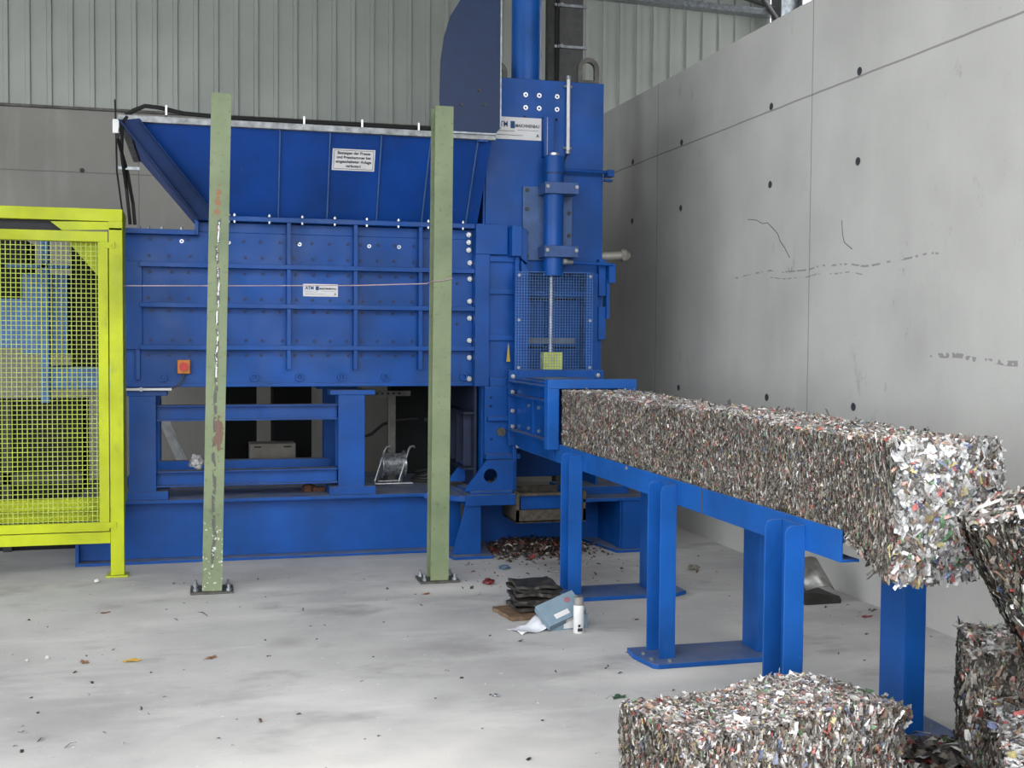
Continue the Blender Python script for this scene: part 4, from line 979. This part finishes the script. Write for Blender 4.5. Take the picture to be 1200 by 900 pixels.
# ---------------------------------------------------------------- things under and behind the press
DK = .446
RL = empty('cable_reel', (1.42, 9.1, DK), 'cable reel with two slanted chrome hoops on the base under the chamber', 'cable reel')
def hoop(dx):
    return MB().tube([(dx - .10, -.06, .008), (dx - .09, -.06, .05), (dx - .015, .0, .26), (dx + .0, .01, .285), (dx + .02, .015, .29)], .008, 10)
fr = MB()
for dx in (0, .19):
    fr.tube([(dx - .11, -.07, .03), (dx - .105, -.07, .012), (dx - .08, -.07, .009), (dx + .0, -.07, .009)], .008, 10)
    fr.tube([(dx - .11, -.07, .03), (dx - .02, .0, .27), (dx - .005, .01, .288), (dx + .02, .015, .292), (dx + .03, .03, .28)], .008, 10)
fr.tube([(-.1, -.07, .009), (.1, -.07, .009)], .008, 8); fr.tube([(-.08, -.07, .009), (-.06, .1, .009), (.13, .1, .009), (.11, -.07, .009)], .007, 8); fr.tube([(-.06, .1, .009), (-.05, .05, .17), (.15, .05, .17), (.13, .1, .009)], .006, 8)
rel(fr, 'hoop_frame', SILVER, RL, smooth=True)
rel(MB().rod((-.04, .02, .15), (.14, .05, .15), .085, 28).rod((-.045, .02, .15), (-.035, .02, .15), .105, 28).rod((.135, .05, .15), (.145, .05, .15), .105, 28), 'drum', plain('crumpled_silver', (170, 172, 174), .3, .6, .5, 40), RL, smooth=True)
cc = MB()
for k in range(4):
    cc.tube([(1.76 + (.13 - .015 * k) * math.cos(a) , 9.2 + .1 * math.sin(a) + .01 * k, DK + .012 + .02 * k + .03 * max(0, math.sin(a + k))) for a in np.linspace(0, 2 * math.pi, 20)[:-1]], .009, 6, closed=True)
tag(cc.build('cable_coil', DARKST), 'loose coil of grey cable beside the cable reel', 'cable')
rc = MB(); rc.box(1.20, 1.235, 9.2, 9.22, DK, 1.2); rc.box(1.235, 1.62, 9.2, 9.22, 1.13, 1.17); rc.box(1.44, 1.5, 9.2, 9.22, DK, 1.13)
cf = rc.build('support_frame', GREYST); tag(cf, 'grey perforated steel bracket frame right of the front support column', 'bracket')
m = MB()
for i in range(14): m.box(1.21, 1.225, 9.197, 9.2, .52 + i * .045, .54 + i * .045)
for i in range(5): m.box(1.34 + i * .045, 1.36 + i * .045, 9.197, 9.2, 1.143, 1.157)
m.build('slot_holes', BLACKG, cf)
tag(MB().tube([(1.24, 9.3, .80), (1.32, 9.3, .82), (1.42, 9.32, .9), (1.55, 9.32, .93), (1.7, 9.3, .94)], .012, 8).build('black_hose', BLACK, None, smooth=True), 'black hose hanging behind the cable reel under the chamber', 'hose')
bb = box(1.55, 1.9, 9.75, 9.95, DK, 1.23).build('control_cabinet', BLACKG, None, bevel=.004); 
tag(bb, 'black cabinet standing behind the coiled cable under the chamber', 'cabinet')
MB().rod((1.85, 9.75, .9), (1.85, 9.735, .9), .015, 10).build('knob', DARKST, bb)
ct_ = MB().box(.385, .745, 9.55, 9.8, DK, .735).build('carton', CARTON, None, bevel=.003); tag(ct_, 'pale carton on the base seen through the gap under the chamber', 'carton')
MB().box(.42, .475, 9.548, 9.55, .705, .715).box(.65, .71, 9.548, 9.55, .705, .715).build('hand_slot', BLACKG, ct_)
crumple('plastic_bag', -.025, 8.63, .05, plain('crumpled_white', (190, 186, 186), .5, 0, .3, 60), 'crumpled white plastic bag on the lower crossbar beside the left green post', 'bag', z=.6385, flat=1.0, seed=12)
tag(MB().rod((.78, 8.78, .446), (.78, 8.78, .49), .05, 6).rod((.78, 8.78, .49), (.78, 8.78, .5), .03, 12).box(.80, .9, 8.75, 8.8, .446, .475).build('rusty_bracket', RUST), 'small rusty steel piece on the base left of the front column', 'steel piece')
m = MB()
for dx in (0, .3):
    m.add(*beam_between((-.53 + dx * 0, 10.6 + dx, 1.30), (.01 + dx * 0, 10.6 + dx, 0), (.075, .03), (1, 0, 0), (0, 1, 0)))
for i in range(5):
    a = .1 + i * .18; xx = -.53 + .54 * a + .04; z_ = 1.3 * (1 - a); m.rod((xx, 10.62, z_), (xx, 10.92, z_), .014, 10)
tag(m.build('aluminium_ladder', plain('dull_aluminium', (225, 225, 225), .5, .1)), 'aluminium ladder leaning behind the press, seen under the chamber', 'ladder')
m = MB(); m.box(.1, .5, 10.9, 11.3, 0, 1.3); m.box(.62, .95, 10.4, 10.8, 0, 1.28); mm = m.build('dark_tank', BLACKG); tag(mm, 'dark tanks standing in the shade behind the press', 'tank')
# dark trunking with cross rungs behind the head
m = MB(); m.box(3.08, 3.3, 10.0, 10.12, 0, 5.3); tk = m.build('cable_trunking', plain('trunking_grey', (84, 82, 80), .5, .1), None); tag(tk, 'grey vertical cable trunking with clamps rising behind the head', 'cable trunking')
for z in (4.17, 4.53):
    MB().box(3.03, 3.33, 9.975, 10.0, z - .012, z + .012).rod((3.09, 9.975, z), (3.09, 9.955, z), .018, 8).build('clamp_bar', GALV, tk)
MB().tube([(3.055, 9.985, 3.4), (3.055, 9.985, 5.2)], .012, 8).build('cable', BLACK, tk)
MB().box(2.98, 3.08, 10.02, 10.1, 3.0, 5.3).build('side_channel', DARKST, tk)
m = MB(); m.box(2.27, 2.29, 9.4, 9.42, 3.3, 5.3); m.box(2.24, 2.27, 9.42, 9.44, 3.3, 5.3); tag(m.build('cable_duct', GREYST), 'slim grey vertical duct between shield and big cylinder', 'duct')

# ---------------------------------------------------------------- light: overcast daylight through the open front and over the right wall
w = bpy.data.worlds.new('overcast_sky'); S.world = w; w.use_nodes = True
nt_ = w.node_tree; bg = nt_.nodes['Background']
tc = nt_.nodes.new('ShaderNodeTexCoord'); sp = nt_.nodes.new('ShaderNodeSeparateXYZ'); mr = nt_.nodes.new('ShaderNodeMapRange')
nt_.links.new(tc.outputs['Generated'], sp.inputs[0]); nt_.links.new(sp.outputs[2], mr.inputs['Value'])
mr.inputs['From Min'].default_value = -.05; mr.inputs['From Max'].default_value = .9
cr = nt_.nodes.new('ShaderNodeValToRGB'); nt_.links.new(mr.outputs[0], cr.inputs[0])
cr.color_ramp.elements[0].color = (.80, .86, .93, 1); cr.color_ramp.elements[1].color = (1.0, 1.0, 1.0, 1)
nt_.links.new(cr.outputs[0], bg.inputs[0]); bg.inputs[1].default_value = 3.0
S.view_settings.view_transform = 'Standard'; S.view_settings.look = 'None'; S.view_settings.gamma = 1; S.view_settings.use_curve_mapping = False
S.view_settings.exposure = 1.15

# ---------------------------------------------------------------- camera
cam = bpy.data.cameras.new('camera'); co_ = bpy.data.objects.new('camera', cam); COL.objects.link(co_)
R_ = ((0.96624099, -0.00337859, 0.2576178), (-0.2575429, -0.04010914, 0.96543405), (0.00707102, -0.99918959, -0.03962523))
co_.matrix_world = Matrix(((R_[0][0], -R_[0][1], -R_[0][2], 0), (R_[1][0], -R_[1][1], -R_[1][2], 0), (R_[2][0], -R_[2][1], -R_[2][2], 1.6), (0, 0, 0, 1)))
cam.sensor_width = 36; cam.lens = 1372 / 1200 * 36; cam.clip_end = 200
S.camera = co_
